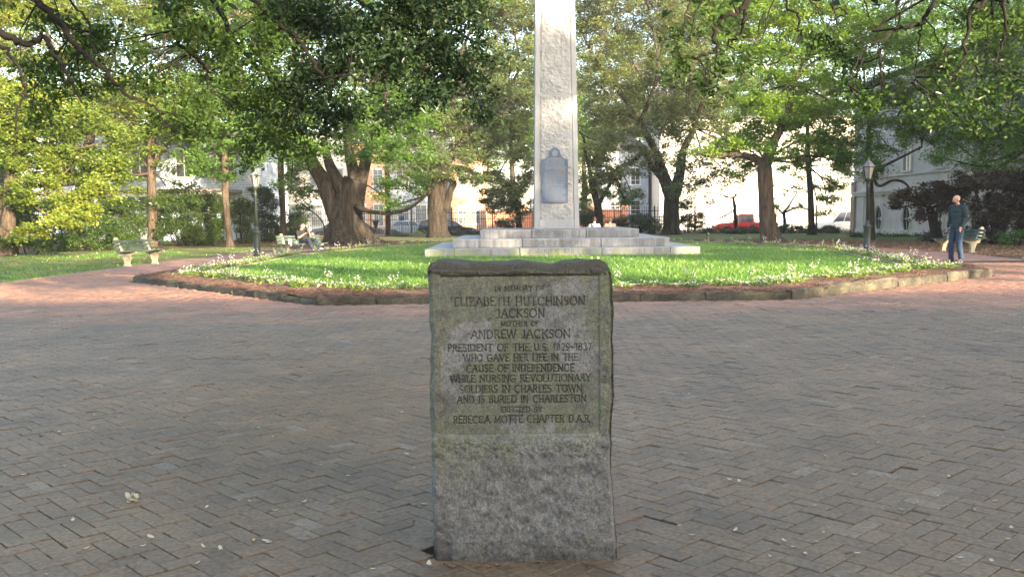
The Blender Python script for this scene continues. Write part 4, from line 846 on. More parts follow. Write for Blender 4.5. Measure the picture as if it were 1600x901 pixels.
# reclining man on the bench under the oak (local x along the bench)
q = Matrix.Rotation(R(45), 4, 'Z'); bo = Vector(bm)
J = dict(head=V3(0, -.12, 1.14), shoulders=[V3(-.20, -.19, .90), V3(.20, -.19, .90)], hips=[V3(-.09, .10, .54), V3(.09, .10, .54)], elbows=[V3(-.27, .0, .70), V3(.27, .02, .68)], wrists=[V3(-.10, .18, .92), V3(.12, .16, .82)],
         knees=[V3(-.13, .52, .60), V3(.12, .50, .57)], ankles=[V3(-.10, .88, .26), V3(.16, .80, .20)], feet=[V3(-.10, 1.02, .28), V3(.18, .96, .20)], w=1)
figure('person', tuple(bo+(q @ Vector((.1, 0, 0)))), R(225), 'man in a black T-shirt slouching on the oak bench, looking at a phone', J, 'black_cloth', 'dark_jeans', 'shoe_white', 'hair', False, 'short', headyaw=R(10), vox=.014)
w = bo+(q @ Vector((.2, -.27, 1.02))); M['phone'] = plain('white_phone_case', (.6, .6, .6), .3); rt = empty('phone', tuple(w), R(-45), 'white phone held up by the man on the bench', 'phone')
MB().box((0, 0, 0), (.012, .075, .15), bev=.005).build('phone_case', M['phone'], rt); MB().box((-.0075, 0, 0), (.003, .065, .135)).build('screen', plain('dark_screen', (.02, .02, .03), .2), rt)
w = bo+(q @ Vector((-.62, -.08, .455))); rt = empty('paper_bag', tuple(w), R(30), 'small white paper bag on the bench next to the reclining man', 'bag')
MB().box((0, 0, .08), (.12, .08, .16), taper=1.15).build('bag', M['sign_white'], rt); MB().box((0, 0, .17), (.13, .03, .03)).build('folded_top', M['sign_white'], rt)
w = bo+(q @ Vector((-.36, -.12, .455))); rt = empty('drink_can', tuple(w), 0, 'blue drinks can standing on the bench beside the paper bag', 'can'); MB().lathe([(.028, 0), (.033, .01), (.033, .105), (.027, .118), (.025, .115), (.001, .114)], 14).build('can', M['sign_blue'], rt, True); MB().lathe([(.012, .115), (.010, .118), (.001, .119)], 8).build('tab', M['lamp_cap'], rt)
for dx, lab, sh_, hr, s_ in ((3.72, 'seated person in a white top with a brown strap, seen from behind beyond the monument', 'white_cloth', 'hair', 1), (4.42, 'seated person in a pink top, seen from behind beyond the monument steps', 'pink_cloth', 'hair_brown', 0)):
    J = dict(head=V3(0, .02, 1.24-.04*(1-s_)), shoulders=[V3(-.19, .0, 1.0), V3(.19, .0, 1.0)], hips=[V3(-.09, 0, .53), V3(.09, 0, .53)], elbows=[V3(-.25, .06, .75), V3(.25, .06, .75)], wrists=[V3(-.14, .28, .66), V3(.14, .28, .66)],
             knees=[V3(-.12, .45, .53), V3(.12, .45, .53)], ankles=[V3(-.12, .44, .09), V3(.12, .44, .09)], feet=[V3(-.12, .6, .04), V3(.12, .6, .04)], w=1)
    pr = figure('person', (dx, 33.2*K-.05, -.10), 0, lab, J, sh_, 'dark_jeans', 'shoe', hr, False, 'short', vox=.016)
    if s_: MB().tube(smooth_path([V3(.16, -.13, .62), V3(0, -.16, .85), V3(-.16, -.09, 1.06)], 4), .022, 6).build('strap', M['strap'], pr, True)

# ------------------------------------------------------------ iron fence, cars, street side
FY = 56.0*K
def fence():
    rt = empty('iron_fence', (0, FY, -.1), 0, 'long black iron railing with spear tips between the park and the street', 'fence')
    x0, x1 = -26.0, 23.0; n = 299; pk = None; sp = (x1-x0)/n
    mb = MB().box((0, 0, .98), (.03, .03, 1.9)); mb.add([(-.03, 0, 1.93), (0, -.02, 1.93), (.03, 0, 1.93), (0, .02, 1.93), (0, 0, 2.06)], [(0, 1, 4), (1, 2, 4), (2, 3, 4), (3, 0, 4), (3, 2, 1, 0)]); me = mb.mesh('picket'); me.materials.append(M['iron'])
    for i in range(300): o = bpy.data.objects.new('picket', me); COL.objects.link(o); o.parent = rt; o.location = (x0+sp*i, 0, .0)
    for k in range(17):
        px = x0+(x1-x0)*k/16+.08; MB().box((px, 0, 1.02), (.09, .09, 2.04), bev=.01).add([(px-.045, -.045, 2.04), (px+.045, -.045, 2.04), (px+.045, .045, 2.04), (px-.045, .045, 2.04), (px, 0, 2.2)], [(0, 1, 4), (1, 2, 4), (2, 3, 4), (3, 0, 4)]).build('post', M['iron'], rt)
    for z in (.22, 1.25, 1.72): MB().box(((x0+x1)/2, 0, z), (x1-x0, .045, .04)).build('rail', M['iron'], rt)
    MB().box(((x0+x1)/2, 0, -.02), (x1-x0+.4, .3, .22), bev=.02).build('plinth', M['concrete'], rt)
fence()
M['glass'] = plain('dark_car_glass', (.03, .035, .04), .08, 0, .8); M['tyre'] = plain('tyre_rubber', (.02, .02, .02), .9); M['rim'] = plain('alloy_rim', (.4, .4, .42), .3, .8); M['tail'] = plain('red_lamp_plastic', (.4, .03, .02), .3); M['headl'] = plain('headlamp_plastic', (.6, .6, .6), .15); M['trim'] = plain('black_trim', (.02, .02, .02), .5)
def car(loc, rz, label, paint, kind='sedan', cat='car', L=4.6, W=1.8, H=1.45):
    """loc: centre on the road; the car's nose points to +x"""
    rt = empty('parked_car', loc, rz, label, cat, 'vehicles parked along the street'); hl, hw = L/2, W/2
    m = plain('car_paint', paint, .25, .0, .6); M['p'] = m
    if kind == 'pickup': belt = [(-hl, .95), (-.28*L, .98), (.0, 1.0), (.17*L, .98), (.22*L, .99), (.42*L, .93), (hl, .75)]; gh = [(-.13*L, 1.0), (-.12*L, H-.04), (-.06*L, H), (.10*L, H-.02), (.23*L, .99)]
    elif kind == 'suv': belt = [(-hl, .85), (-.4*L, .95), (0, .95), (.22*L, .95), (.42*L, .90), (hl, .72)]; gh = [(-.47*L, .93), (-.43*L, H-.06), (-.35*L, H), (.08*L, H-.02), (.25*L, .95)]
    elif kind == 'wagon': belt = [(-hl, .75), (-.45*L, .9), (0, .9), (.22*L, .90), (.42*L, .80), (hl, .62)]; gh = [(-.47*L, .88), (-.42*L, H-.08), (-.33*L, H), (.02*L, H-.01), (.12*L, H-.1), (.27*L, .88)]
    else: belt = [(-hl, .78), (-.42*L, .92), (0, .90), (.22*L, .88), (.42*L, .76), (hl, .58)]; gh = [(-.38*L, .92), (-.24*L, H-.06), (-.15*L, H), (.03*L, H-.01), (.12*L, H-.12), (.26*L, .88)]
    xs = np.linspace(-hl, hl, 25); mb = MB(); wx = (-.31*L, .31*L); wr = .36; V = []
    for x in xs:
        e = min(1, (hl-abs(x))/.35); e = max(e, 0); wd = hw*(.86+.14*math.sqrt(e)); zt = np.interp(x, [b[0] for b in belt], [b[1] for b in belt]); zb = .24+.10*(1-e)
        for c in wx:
            if abs(x-c) < wr+.02: zb = max(zb, .30+math.sqrt(max(0, (wr+.03)**2-(x-c)**2)))
        V.append([(x, -wd*.93, zb), (x, -wd, min(zb+.12, zt-.2)), (x, -wd, zt-.28), (x, -wd*.97, zt-.05), (x, -wd*.86, zt), (x, wd*.86, zt), (x, wd*.97, zt-.05), (x, wd, zt-.28), (x, wd, min(zb+.12, zt-.2)), (x, wd*.93, zb)])
    n = 10; vs = [p for r in V for p in r]; fs = [(i*n+k, (i+1)*n+k, (i+1)*n+(k+1) % n, i*n+(k+1) % n) for i in range(len(xs)-1) for k in range(n)]+[tuple(range(n)), tuple((len(xs)-1)*n+k for k in range(n))[::-1]]
    mb.add(vs, fs).build('body', m, rt, False)
    gi = lambda z: hw*.88-(z-.9)*.30
    ca = MB(); pts = gh; k = len(pts); vs = [(x, -gi(z), z-.01) for x, z in pts]+[(x, gi(z), z-.01) for x, z in pts]; ca.add(vs, [tuple(range(k)), tuple(range(2*k-1, k-1, -1))]+[(i, k+i, k+i+1, i+1) for i in range(k-1)]); ca.build('cabin', m, rt)
    zt0, zt1 = .97, H-.13; xa = lambda z: np.interp(z, [gh[0][1], gh[1][1]], [gh[0][0], gh[1][0]])+.10; xb = lambda z: np.interp(z, [gh[-1][1], H-.05], [gh[-1][0], gh[-2][0]])-.12
    span = [0, .5, 1] if kind == 'pickup' else [0, .33, .66, 1]
    for sgn in (-1, 1):
        for a, b in zip(span[:-1], span[1:]):
            lo0, lo1 = xa(zt0)+(xb(zt0)-xa(zt0))*a+.03, xa(zt0)+(xb(zt0)-xa(zt0))*b-.03; hi0, hi1 = xa(zt1)+(xb(zt1)-xa(zt1))*a+.03, xa(zt1)+(xb(zt1)-xa(zt1))*b-.03
            y0, y1 = sgn*(gi(zt0)+.008), sgn*(gi(zt1)+.008); y2, y3 = y0-sgn*.02, y1-sgn*.02
            MB().add([(lo0, y0, zt0), (lo1, y0, zt0), (hi1, y1, zt1), (hi0, y1, zt1), (lo0, y2, zt0), (lo1, y2, zt0), (hi1, y3, zt1), (hi0, y3, zt1)], [(0, 1, 2, 3), (7, 6, 5, 4), (0, 4, 5, 1), (1, 5, 6, 2), (2, 6, 7, 3), (3, 7, 4, 0)]).build('side_window', M['glass'], rt)
    for nm, (p, q_) in (('windscreen', (pts[-2], pts[-1])), ('rear_window', (pts[0], pts[1]))):
        s = 1 if nm == 'windscreen' else -1; a = (p[0]+(q_[0]-p[0])*.12, p[1]+(q_[1]-p[1])*.12); b = (p[0]+(q_[0]-p[0])*.85, p[1]+(q_[1]-p[1])*.85); d = .012*s
        MB().add([(a[0]+d, -gi(a[1])*.88, a[1]+.006), (a[0]+d, gi(a[1])*.88, a[1]+.006), (b[0]+d, gi(b[1])*.88, b[1]+.006), (b[0]+d, -gi(b[1])*.88, b[1]+.006), (a[0]-d, -gi(a[1])*.88, a[1]-.02), (a[0]-d, gi(a[1])*.88, a[1]-.02), (b[0]-d, gi(b[1])*.88, b[1]-.02), (b[0]-d, -gi(b[1])*.88, b[1]-.02)], [(0, 1, 2, 3), (7, 6, 5, 4), (0, 4, 5, 1), (1, 5, 6, 2), (2, 6, 7, 3), (3, 7, 4, 0)]).build(nm, M['glass'], rt)
    for c in wx:
        for sgn in (-1, 1):
            t = MB().lathe([(.20, -.1), (wr-.03, -.1), (wr, -.07), (wr, .07), (wr-.03, .1), (.20, .1)], 20); t.v = [(c+p[0], sgn*(hw-.12)+p[2], .34+p[1]) for p in t.v]; w_ = t.build('wheel', M['tyre'], rt, False)
            r_ = MB().lathe([(.215, -.02), (.21, .06), (.05, .075), (.001, .08)], 12); r_.v = [(c+p[0], sgn*(hw-.11)+sgn*p[2]+sgn*.015, .34+p[1]) for p in r_.v]; r_.build('rim', M['rim'], w_)
    for sgn in (-1, 1):
        MB().box((hl-.05, sgn*hw*.7, belt[-1][1]-.08), (.12, .34, .13), bev=.03).build('headlight', M['headl'], rt); MB().box((-hl+.03, sgn*hw*.78, belt[0][1]-.14), (.08, .22, .2), bev=.02).build('tail_light', M['tail'], rt)
        MB().box((.2*L, sgn*(hw+.06), .98), (.12, .16, .11), bev=.03).build('mirror', M['trim'], rt)
        for dx in (-.08, .12): MB().box((dx*L, sgn*(hw+.004), .74), (.14, .02, .03)).build('door_handle', M['trim'], rt)
    MB().box((hl-.02, 0, .38), (.12, W*.8, .16), bev=.03).build('bumper', M['trim'], rt); MB().box((-hl+.02, 0, .38), (.12, W*.8, .16), bev=.03).build('bumper', M['trim'], rt)
    return rt
RZ = -.385
def cx_(px, y): return dp(px, 350, y*K).x
car((cx_(527, 66.3), 66.3*K, RZ), R(180), 'slate blue car parked on the far side of the street, behind the big oak', (.14, .20, .30), 'sedan', L=4.7)
car((cx_(562, 62), 62*K, RZ), 0, 'dark blue car parked nearest the fence, half hidden by the big oak trunk', (.02, .035, .07), 'sedan', L=4.6, H=1.38)
car((cx_(640, 65.8), 65.8*K, RZ), 0, 'silver blue car parked behind the round sign, left of the dark estate car', (.32, .38, .45), 'sedan', L=4.4)
car((cx_(699, 62), 62*K, RZ), 0, 'black estate car parked behind the second oak, left of the monument steps', (.012, .018, .028), 'wagon', L=5.0, H=1.47)
car((cx_(1163, 62), 62*K, RZ), R(180), 'bright red pickup parked behind the railings, right of the monument', (.78, .03, .03), 'pickup', 'pickup', L=5.2, H=1.72)
car((cx_(1318, 62), 62*K, RZ), R(180), 'white pickup parked next to the grey corner building', (.75, .75, .75), 'pickup', 'pickup', L=5.6, W=1.95, H=1.85)

# ------------------------------------------------------------ buildings
M['stucco'] = noise_mat('pinkish_grey_stucco', [(.52, .455, .45), (.60, .535, .525), (.66, .60, .58)], 1.1, .9, .3, 20, fine=(12, .08)); M['stucco_lt'] = noise_mat('pale_trim_stucco', [(.55, .51, .49), (.64, .60, .58)], 2, .85, .2, 20)
M['white_wall'] = noise_mat('cream_white_stucco', [(.72, .70, .64), (.80, .78, .73)], 1, .9, .2, 15); M['trimw'] = plain('white_trim', (.72, .72, .70), .6); M['pane'] = plain('window_pane', (.035, .04, .05), .25, 0, .35); M['pane_grey'] = plain('pale_window_pane', (.22, .24, .26), .1, 0, .8)
M['pane_oval'] = plain('dark_oval_pane', (.012, .016, .014), .5, 0, .1); M['pane_pale'] = plain('sunlit_window_pane', (.42, .42, .40), .15, 0, .8); M['siding'] = brick_wall_mat('pale_blue_siding', (.42, .50, .62), (.44, .52, .64), (.26, .31, .40), 1, 60, .16); M['porch'] = plain('grey_porch_roof', (.16, .14, .13), .8); M['roof'] = noise_mat('slate_roof', [(.07, .07, .075), (.13, .13, .13)], 3, .9, .4, 12, (1, 1, 1))  # pane_pale: bright reflection put into the glass colour
M['cream'] = noise_mat('cream_facade', [(.60, .54, .42), (.68, .63, .52)], 1, .9, .2); M['peach'] = noise_mat('peach_facade', [(.62, .36, .22), (.70, .44, .28)], 1, .9, .2); M['grey_blue'] = noise_mat('grey_blue_facade', [(.34, .38, .44), (.42, .46, .52)], 1, .9, .2)
M['red_brick'] = brick_wall_mat('red_brick_wall', (.46, .19, .11), (.38, .15, .09), (.45, .36, .30), 4, .9, .3); M['shutter'] = plain('dark_green_shutter', (.03, .06, .05), .6); M['quoin'] = brick_wall_mat('tan_brick_quoin', (.42, .30, .23), (.36, .25, .2), (.4, .36, .32), 4, .9, .3)
def window(rt, x, y, z, w, h, arch=False, nx=2, nz=4, fm='trimw', pm='pane', d=.06, face=-1):
    """a framed window on a wall facing -y at y"""
    f = MB(); t = .09
    for sx in (-1, 1): f.box((x+sx*(w/2+t/2), y-d/2, z+h/2), (t, d, h))
    f.box((x, y-d/2-.02, z-.06), (w+.4, d+.08, .12))
    if arch:
        n = 12; r = w/2
        for k in range(n):
            a, b = math.pi*k/n, math.pi*(k+1)/n
            f.add([(x+q*math.cos(t_), yy, z+h+q*math.sin(t_)) for yy in (y-d, y) for q, t_ in ((r, a), (r+t, a), (r+t, b), (r, b))], [(0, 1, 2, 3), (3, 2, 6, 7), (1, 5, 6, 2), (0, 3, 7, 4)])
        for k in range(1, 4): a = math.pi*k/4; f.beam((x, y-.03, z+h), (x+r*math.cos(a), y-.03, z+h+r*math.sin(a)), .035, .03)
    else: f.box((x, y-d/2-.01, z+h+.07), (w+.3, d+.03, .14))
    for k in range(1, nx): f.box((x-w/2+w*k/nx, y-.022, z+h/2), (.035, .03, h))
    for k in range(1, nz+(1 if arch else 0)): f.box((x, y-.0235, z+h*k/nz), (w, .03, .035))
    fo = f.build('window_frame', M[fm], rt, world=True)
    org = rt.location; p = MB().box((x, y-.006, z+h/2), (w, .016, h))
    if arch: n = 12; p.add([(x+w/2*math.cos(math.pi*k/n), y-.012, z+h+w/2*math.sin(math.pi*k/n)) for k in range(n+1)], [tuple(range(n+1))])
    p.v = [(a-org[0], b-org[1], c-org[2]) for a, b, c in p.v]; p.build('pane', M[pm], fo)
def corner_building():
    X0, Y0, Y1, Ht = 23.4, 21.0*K, 50.7*K, 9.5; rt = empty('corner_building', (X0+7, 36*K, -.03), 0, 'pinkish grey stucco building with oval windows at the right edge of the park', 'building')
    MB().box((X0+8, (Y0+Y1)/2, Ht/2-.1), (16, Y1-Y0, Ht+.2)).build('wall', M['stucco'], rt, world=True)
    MB().box((X0+8, (Y0+Y1)/2, Ht+.12), (16.9, Y1-Y0+.9, .22), bev=.05).build('roof', M['roof'], rt, world=True)
    for z0, z1, pr in ((2.42, 2.60, .10), (2.60, 2.72, .16), (3.50, 3.62, .10), (Ht-.5, Ht-.05, .25), (.0, .28, .06)): MB().box((X0+8, (Y0+Y1)/2, (z0+z1)/2), (16+2*pr, Y1-Y0+2*pr, z1-z0)).build('band', M['stucco_lt'], rt, world=True)
    MB().box((X0+.22, Y1-.15, 1.2), (.72, .66, 2.4)).build('quoin', M['quoin'], rt, world=True); MB().box((X0+.22, Y1-.15, 3.06), (.70, .64, .66)).build('quoin', M['quoin'], rt, world=True)
    for k in range(8):
        y = (47.1-3.3*k)*K; z = .93; a, b = .55, .80
        if y < 24*K: break
        r = MB(); n = 28; pr = [(1.0, .0), (1.0, .10), (1.12, .13), (1.25, .10), (1.25, 0)]
        for i in range(n):
            for j in range(len(pr)-1):
                q = []
                for (s, o) in (pr[j], pr[j+1]):
                    for t in (2*math.pi*i/n, 2*math.pi*(i+1)/n): q.append((X0-o-.001, y+(a*s+.0)*math.cos(t), z+(b+(s-1)*a)*math.sin(t)))
                r.add(q, [(0, 1, 3, 2)])
        fo = r.build('oval_window', M['stucco_lt'], rt, world=True)
        g = MB().add([(X0-.012, y+a*math.cos(2*math.pi*i/n), z+b*math.sin(2*math.pi*i/n)) for i in range(n)], [tuple(range(n))]); g.v = [(p[0]-rt.location[0], p[1]-rt.location[1], p[2]-rt.location[2]) for p in g.v]; g.build('pane', M['pane_oval'], fo)
        g = MB().beam((X0-.03, y, z-b), (X0-.03, y, z+b), .02, .018).beam((X0-.031, y-a, z), (X0-.031, y+a, z), .02, .018).ball((X0-.04, y, z), .07, 8, 6)
        for sz in (-1, 1): g.box((X0-.09, y+sz*(a+.09), z), (.17, .16, .24))
        g.v = [(p[0]-rt.location[0], p[1]-rt.location[1], p[2]-rt.location[2]) for p in g.v]; g.build('glazing_bar', M['stucco_lt'], fo)
        f = MB(); x = X0; zz, h, w = 3.78, 2.3, 1.05
        for s in (-1, 1): f.box((x-.05, y+s*(w/2+.07), zz+h/2), (.12, .14, h))
        f.box((x-.08, y, zz-.06), (.2, w+.4, .12)); f.box((x-.06, y, zz+h+.1), (.16, w+.4, .2)); f.box((x-.03, y, zz+h/2), (.04, .05, h)); f.box((x-.032, y, zz+h/2), (.04, w, .05))
        fo = f.build('window_frame', M['stucco_lt'], rt, world=True); p = MB().box((x-.006-rt.location[0], y-rt.location[1], zz+h/2-rt.location[2]), (.016, w, h)).build('pane', M['pane_grey'], fo)
    for z in (1.3,): MB().tube([(X0-.1, 49.0*K, -.1), (X0-.1, 49.0*K, 2.42)], .05, 8).build('downpipe', M['stucco_lt'], rt, world=True)
corner_building()
def block(name, x0, x1, y, dpth, h, m, label, wins, roofm='roof', z0=-.25, gable=False, extra=None):
    y = y*K if y > 0 else y
    rt = empty(name, ((x0+x1)/2, y+dpth/2, z0), 0, label, 'building')
    MB().box(((x0+x1)/2, y+dpth/2, z0+h/2), (x1-x0, dpth, h)).build('wall', M[m], rt, world=True)
    if gable:
        a, b, e = x0-.3, x1+.3, .4; zt = z0+h+(x1-x0)*.38; mb = MB().add([(a, y-e, z0+h), (b, y-e, z0+h), ((a+b)/2, y-e, zt), (a, y+dpth+e, z0+h), (b, y+dpth+e, z0+h), ((a+b)/2, y+dpth+e, zt)], [(0, 1, 2), (5, 4, 3), (0, 3, 4, 1), (1, 4, 5, 2), (2, 5, 3, 0)])
        mb.build('roof', M[roofm], rt, world=True)
    else: MB().box(((x0+x1)/2, y+dpth/2, z0+h+.12), (x1-x0+.5, dpth+.5, .24), bev=.05).build('roof', M[roofm], rt, world=True)
    for w_ in wins: window(rt, w_[0], y, w_[1], w_[2], w_[3], *(w_[4:] or ()))
    if extra: extra(rt)
    return rt
def wgrid(xs, zs, w, h, *a): return [(x, z, w, h, *a) for x in xs for z in zs]
ax = dp(1120, 310, 76*K).x
block('white_building', 15.2, 42.5, 76, 12, 11.2, 'white_wall', 'large cream white building with tall arched windows, blazing in the sun across the street', wgrid([ax-4.6+.0, ax, ax+4.6, ax+9.2, ax+13.8, ax+18.4], [.9], 1.9, 2.6, True, 4, 4, 'trimw', 'pane_pale')+wgrid([ax-4.6, ax, ax+4.6, ax+9.2, ax+13.8, ax+18.4], [7.0], 1.5, 2.6, False, 2, 4, 'trimw', 'pane_pale'))
block('pale_house', 9.8, 14.8, 80, 9, 8.5, 'grey_blue', 'house with a pitched roof, blue shade painted into its wall colour, between the white building and the brick wall', wgrid([11.2, 13.4], [1.0, 4.6], .9, 1.7), gable=True)  # grey-blue wall colour stands in for a gable lying in shade
block('townhouse', -31, -23.5, 76, 9, 9.5, 'cream', 'cream townhouse farthest left across the street, behind the evergreens', wgrid([-29.5, -27.2, -25], [.8, 4.3], 1.0, 1.9, False, 2, 4, 'trimw', 'pane_grey'))
block('townhouse', -23.4, -16.2, 75.5, 9, 10, 'white_wall', 'white townhouse across the street, seen left of the big oak trunk', wgrid([-22, -19.8, -17.6], [.6, 4.2], 1.0, 2.0, False, 2, 4, 'grey_blue', 'pane_grey'))
block('townhouse', -16.1, -12.4, 75, 9, 9, 'peach', 'peach coloured townhouse with white shutters, just right of the big oak trunk', wgrid([-15.2, -13.4], [.5, 4.0], .9, 2.1, False, 2, 4, 'trimw', 'pane_grey'))
block('townhouse', -12.3, -6.2, 75.6, 9, 10.5, 'grey_blue', 'grey blue townhouse with white framed openings, between the two oak trunks', wgrid([-11, -9.2, -7.4], [.3, 4.4], 1.1, 2.2, False, 2, 3, 'trimw', 'pane_grey'))
block('townhouse', -6.1, -2.6, 75, 9, 8.0, 'peach', 'narrow orange townhouse standing left of the brick garden wall', wgrid([-4.9, -3.6], [.6, 4.0], .8, 1.8, False, 2, 4, 'trimw', 'pane_grey'))
def garden_wall():
    rt = empty('brick_garden_wall', (4.6, 74*K, -.25), 0, 'low red brick garden wall with a pale coping across the street behind the monument', 'wall')
    MB().box((4.6, 74*K, .80), (13.9, .35, 2.1)).build('wall', M['red_brick'], rt, world=True); MB().box((4.6, 74*K, 1.9), (14.1, .5, .12), bev=.02).build('coping', M['stucco_lt'], rt, world=True)
    for x in np.linspace(-2.1, 11.3, 5): MB().box((x, 73.95*K, 1.0), (.6, .62, 2.5)).build('pier', M['red_brick'], rt, world=True)
garden_wall()
def pale_house():
    x0, x1, y = -31, -16.2, 47*K; 
    def ex(rt):
        MB().box((-22.5, y-1.6, 3.05), (11, 3.4, .22), bev=.04).build('porch_roof', M['porch'], rt, world=True); MB().box((-22.5, y-3.1, 2.85), (10.8, .2, .22)).build('porch_beam', M['trimw'], rt, world=True)
        for k in range(5): MB().lathe([(.16, 0), (.13, .15), (.12, 2.6), (.17, 2.74)], 12, (-27.4+2.45*k, y-3.1, 0)).build('porch_column', M['siding'], rt, True, True)
    block('blue_sided_house', x0, x1, 47, 9, 6.8, 'siding', 'pale blue clapboard house with a columned porch behind the hedge on the left', wgrid([-29, -26.5, -23.4, -20.6, -18], [4.0], 1.0, 1.7, False, 2, 2)+wgrid([-26, -22, -18.6], [.7], 1, 1.9), z0=-.05, extra=ex)
pale_house()
block('far_brick_building', -62, -32, 74, 12, 9, 'red_brick', 'red brick building at the far left end of the street', wgrid([-60+3.2*k for k in range(9)], [.8, 4.6], 1.1, 2.0))
block('pale_building', 43.5, 75, 78, 12, 12, 'cream', 'cream building behind the grey corner building at the far right', wgrid([46+3.6*k for k in range(8)], [.8, 5], 1.2, 2.2))
# ------------------------------------------------------------ trees standing in the park
def T(name, label, px, py, d, trunk, wpx, lobes, leaf, **kw):
    d = d*K
    """trunk: photo points at distance d (base first); wpx: trunk widths in photo pixels"""
    k = d/FPX; pts = px_path(d, *trunk); pts[0].z = -.12; base = (pts[0].x, d, -.02); rad = [w*k/2 for w in wpx]
    stems = [(px_path(d, *sp), [w*k/2 for w in sw]) for sp, sw in kw.pop('stems', [])]
    extra = [((c[0], c[1]*K, c[2]), r) for c, r in kw.pop('extra', [])]
    return tree(name, label, base, pts, rad, PL(d, *lobes)+extra, leaf, stems=stems, **kw)
def top(x, y, z, r, h=None): return ((x, y, z), (r, r, h or r*.6))
# the big live oak with several stems, left of the monument
T('live_oak', 'huge multi stemmed live oak with a flared grey brown trunk, left of the monument', 540, 380, 38,
  [(543, 384), (541, 372), (540, 350), (541, 325), (546, 300), (553, 280)], [80, 62, 48, 44, 38, 30],
  [(520, 190, 75, 45), (600, 195, 65, 45), (560, 130, 90, 50, 2), (645, 232, 50, 32, -1), (470, 235, 45, 30, -2), (590, 235, 45, 22, -2), (440, 170, 60, 45, 2), (640, 160, 60, 45), (500, 80, 110, 60, 4), (620, 70, 100, 60, 4), (478, 300, 26, 18, 1), (455, 285, 26, 22, 1), (540, 232, 50, 18, -2.5), (645, 306, 24, 13, -2), (612, 322, 16, 6, -1.5), (622, 285, 34, 16, -1), (598, 305, 14, 10, -1), (655, 280, 20, 16, -1), (470, 318, 20, 10, 1)],
  'leaf_mid', L=.15, W=.075, sub=.45, per=34, cover=2.0, seed=21, lump=.16,
  stems=[([(533, 372), (520, 330), (508, 290), (492, 262), (478, 235), (455, 210)], [22, 26, 26, 20, 15, 9]), ([(540, 330), (536, 300), (520, 270), (512, 248), (505, 215)], [24, 22, 18, 13, 8]), ([(548, 310), (552, 275), (545, 240), (540, 200)], [24, 20, 15, 9]), ([(556, 330), (561, 290), (570, 255), (578, 225), (600, 190)], [24, 22, 18, 13, 8]),
         ([(556, 322, -.5), (580, 331, -1), (610, 333, -1.5), (640, 325, -2), (665, 306, -2)], [9, 7, 6, 5, 3]), ([(530, 350), (518, 360), (508, 384)], [20, 18, 14]), ([(556, 352), (582, 376), (615, 387)], [26, 20, 10])],
  extra=[top(-6, 38, 14, 5), top(-11, 40, 13, 4.5), top(-2, 40, 15, 4)])
T('live_oak', 'thick trunked oak behind the parked black estate car, between the big oak and the monument', 683, 370, 49,
  [(684, 374), (683, 360), (683, 340), (682, 315), (684, 290), (686, 270)], [44, 33, 29, 27, 26, 22],
  [(665, 205, 60, 42), (725, 195, 65, 45), (700, 255, 75, 26, -2), (640, 258, 45, 22, -2), (765, 235, 50, 42), (790, 170, 50, 60), (755, 120, 65, 55, 2), (805, 60, 50, 60, 4), (700, 110, 70, 50, 3), (812, 230, 26, 40), (800, 290, 32, 22), (735, 275, 30, 18, -1), (820, 110, 24, 60, 2), (812, 165, 24, 50, 3), (790, 10, 60, 40, 3)],
  'leaf_grey', L=.17, W=.085, sub=.5, per=34, cover=2.3, seed=22, lump=.14, twig_frac=.5,
  stems=[([(676, 300), (662, 284), (650, 276), (635, 270)], [22, 18, 14, 8]), ([(695, 330), (703, 300), (708, 285), (695, 270), (720, 262), (750, 275), (775, 285)], [14, 11, 11, 10, 7, 5, 3]), ([(686, 290), (700, 250), (730, 210)], [24, 14, 8])],
  extra=[top(-5, 50, 16, 5.5), top(0, 52, 17, 5)])
T('live_oak', 'grey barked oak forking above a straight trunk, right of the monument', 1048, 366, 50,
  [(1048, 372), (1048, 355), (1048, 330), (1050, 305), (1052, 285)], [34, 27, 24, 25, 26],
  [(1005, 195, 60, 36), (1085, 215, 50, 34), (955, 150, 55, 50), (1045, 140, 75, 45), (935, 60, 55, 60), (1035, 55, 85, 60, 2), (1125, 120, 55, 50, 1), (1072, 262, 32, 24, -2), (1062, 298, 26, 14, -2.5), (1000, 262, 24, 22), (1125, 40, 60, 50, 2), (960, 215, 40, 28), (1120, 255, 30, 22, 2), (1020, 240, 28, 16, -1), (1140, 215, 40, 34, 3), (1100, 285, 30, 14, 3), (905, 20, 30, 40), (915, 110, 26, 50), (1080, 100, 60, 40), (990, 100, 50, 50), (930, 190, 30, 30), (1110, 175, 50, 36, 2), (1060, 185, 40, 30, 2), (1150, 240, 34, 18, 3)],
  'leaf_grey', L=.17, W=.08, sub=.52, per=28, cover=2.8, seed=23, lump=.08, twig_frac=.9,
  stems=[([(1050, 310), (1040, 285), (1030, 255), (1018, 225), (1000, 190)], [22, 19, 16, 12, 7]), ([(1054, 300), (1062, 270), (1068, 235), (1085, 200)], [20, 15, 12, 8]), ([(1038, 282), (1020, 262), (1005, 240), (985, 255), (965, 262)], [12, 9, 8, 6, 4])],
  extra=[top(9, 50, 16, 5.5), top(14, 52, 16, 5)])
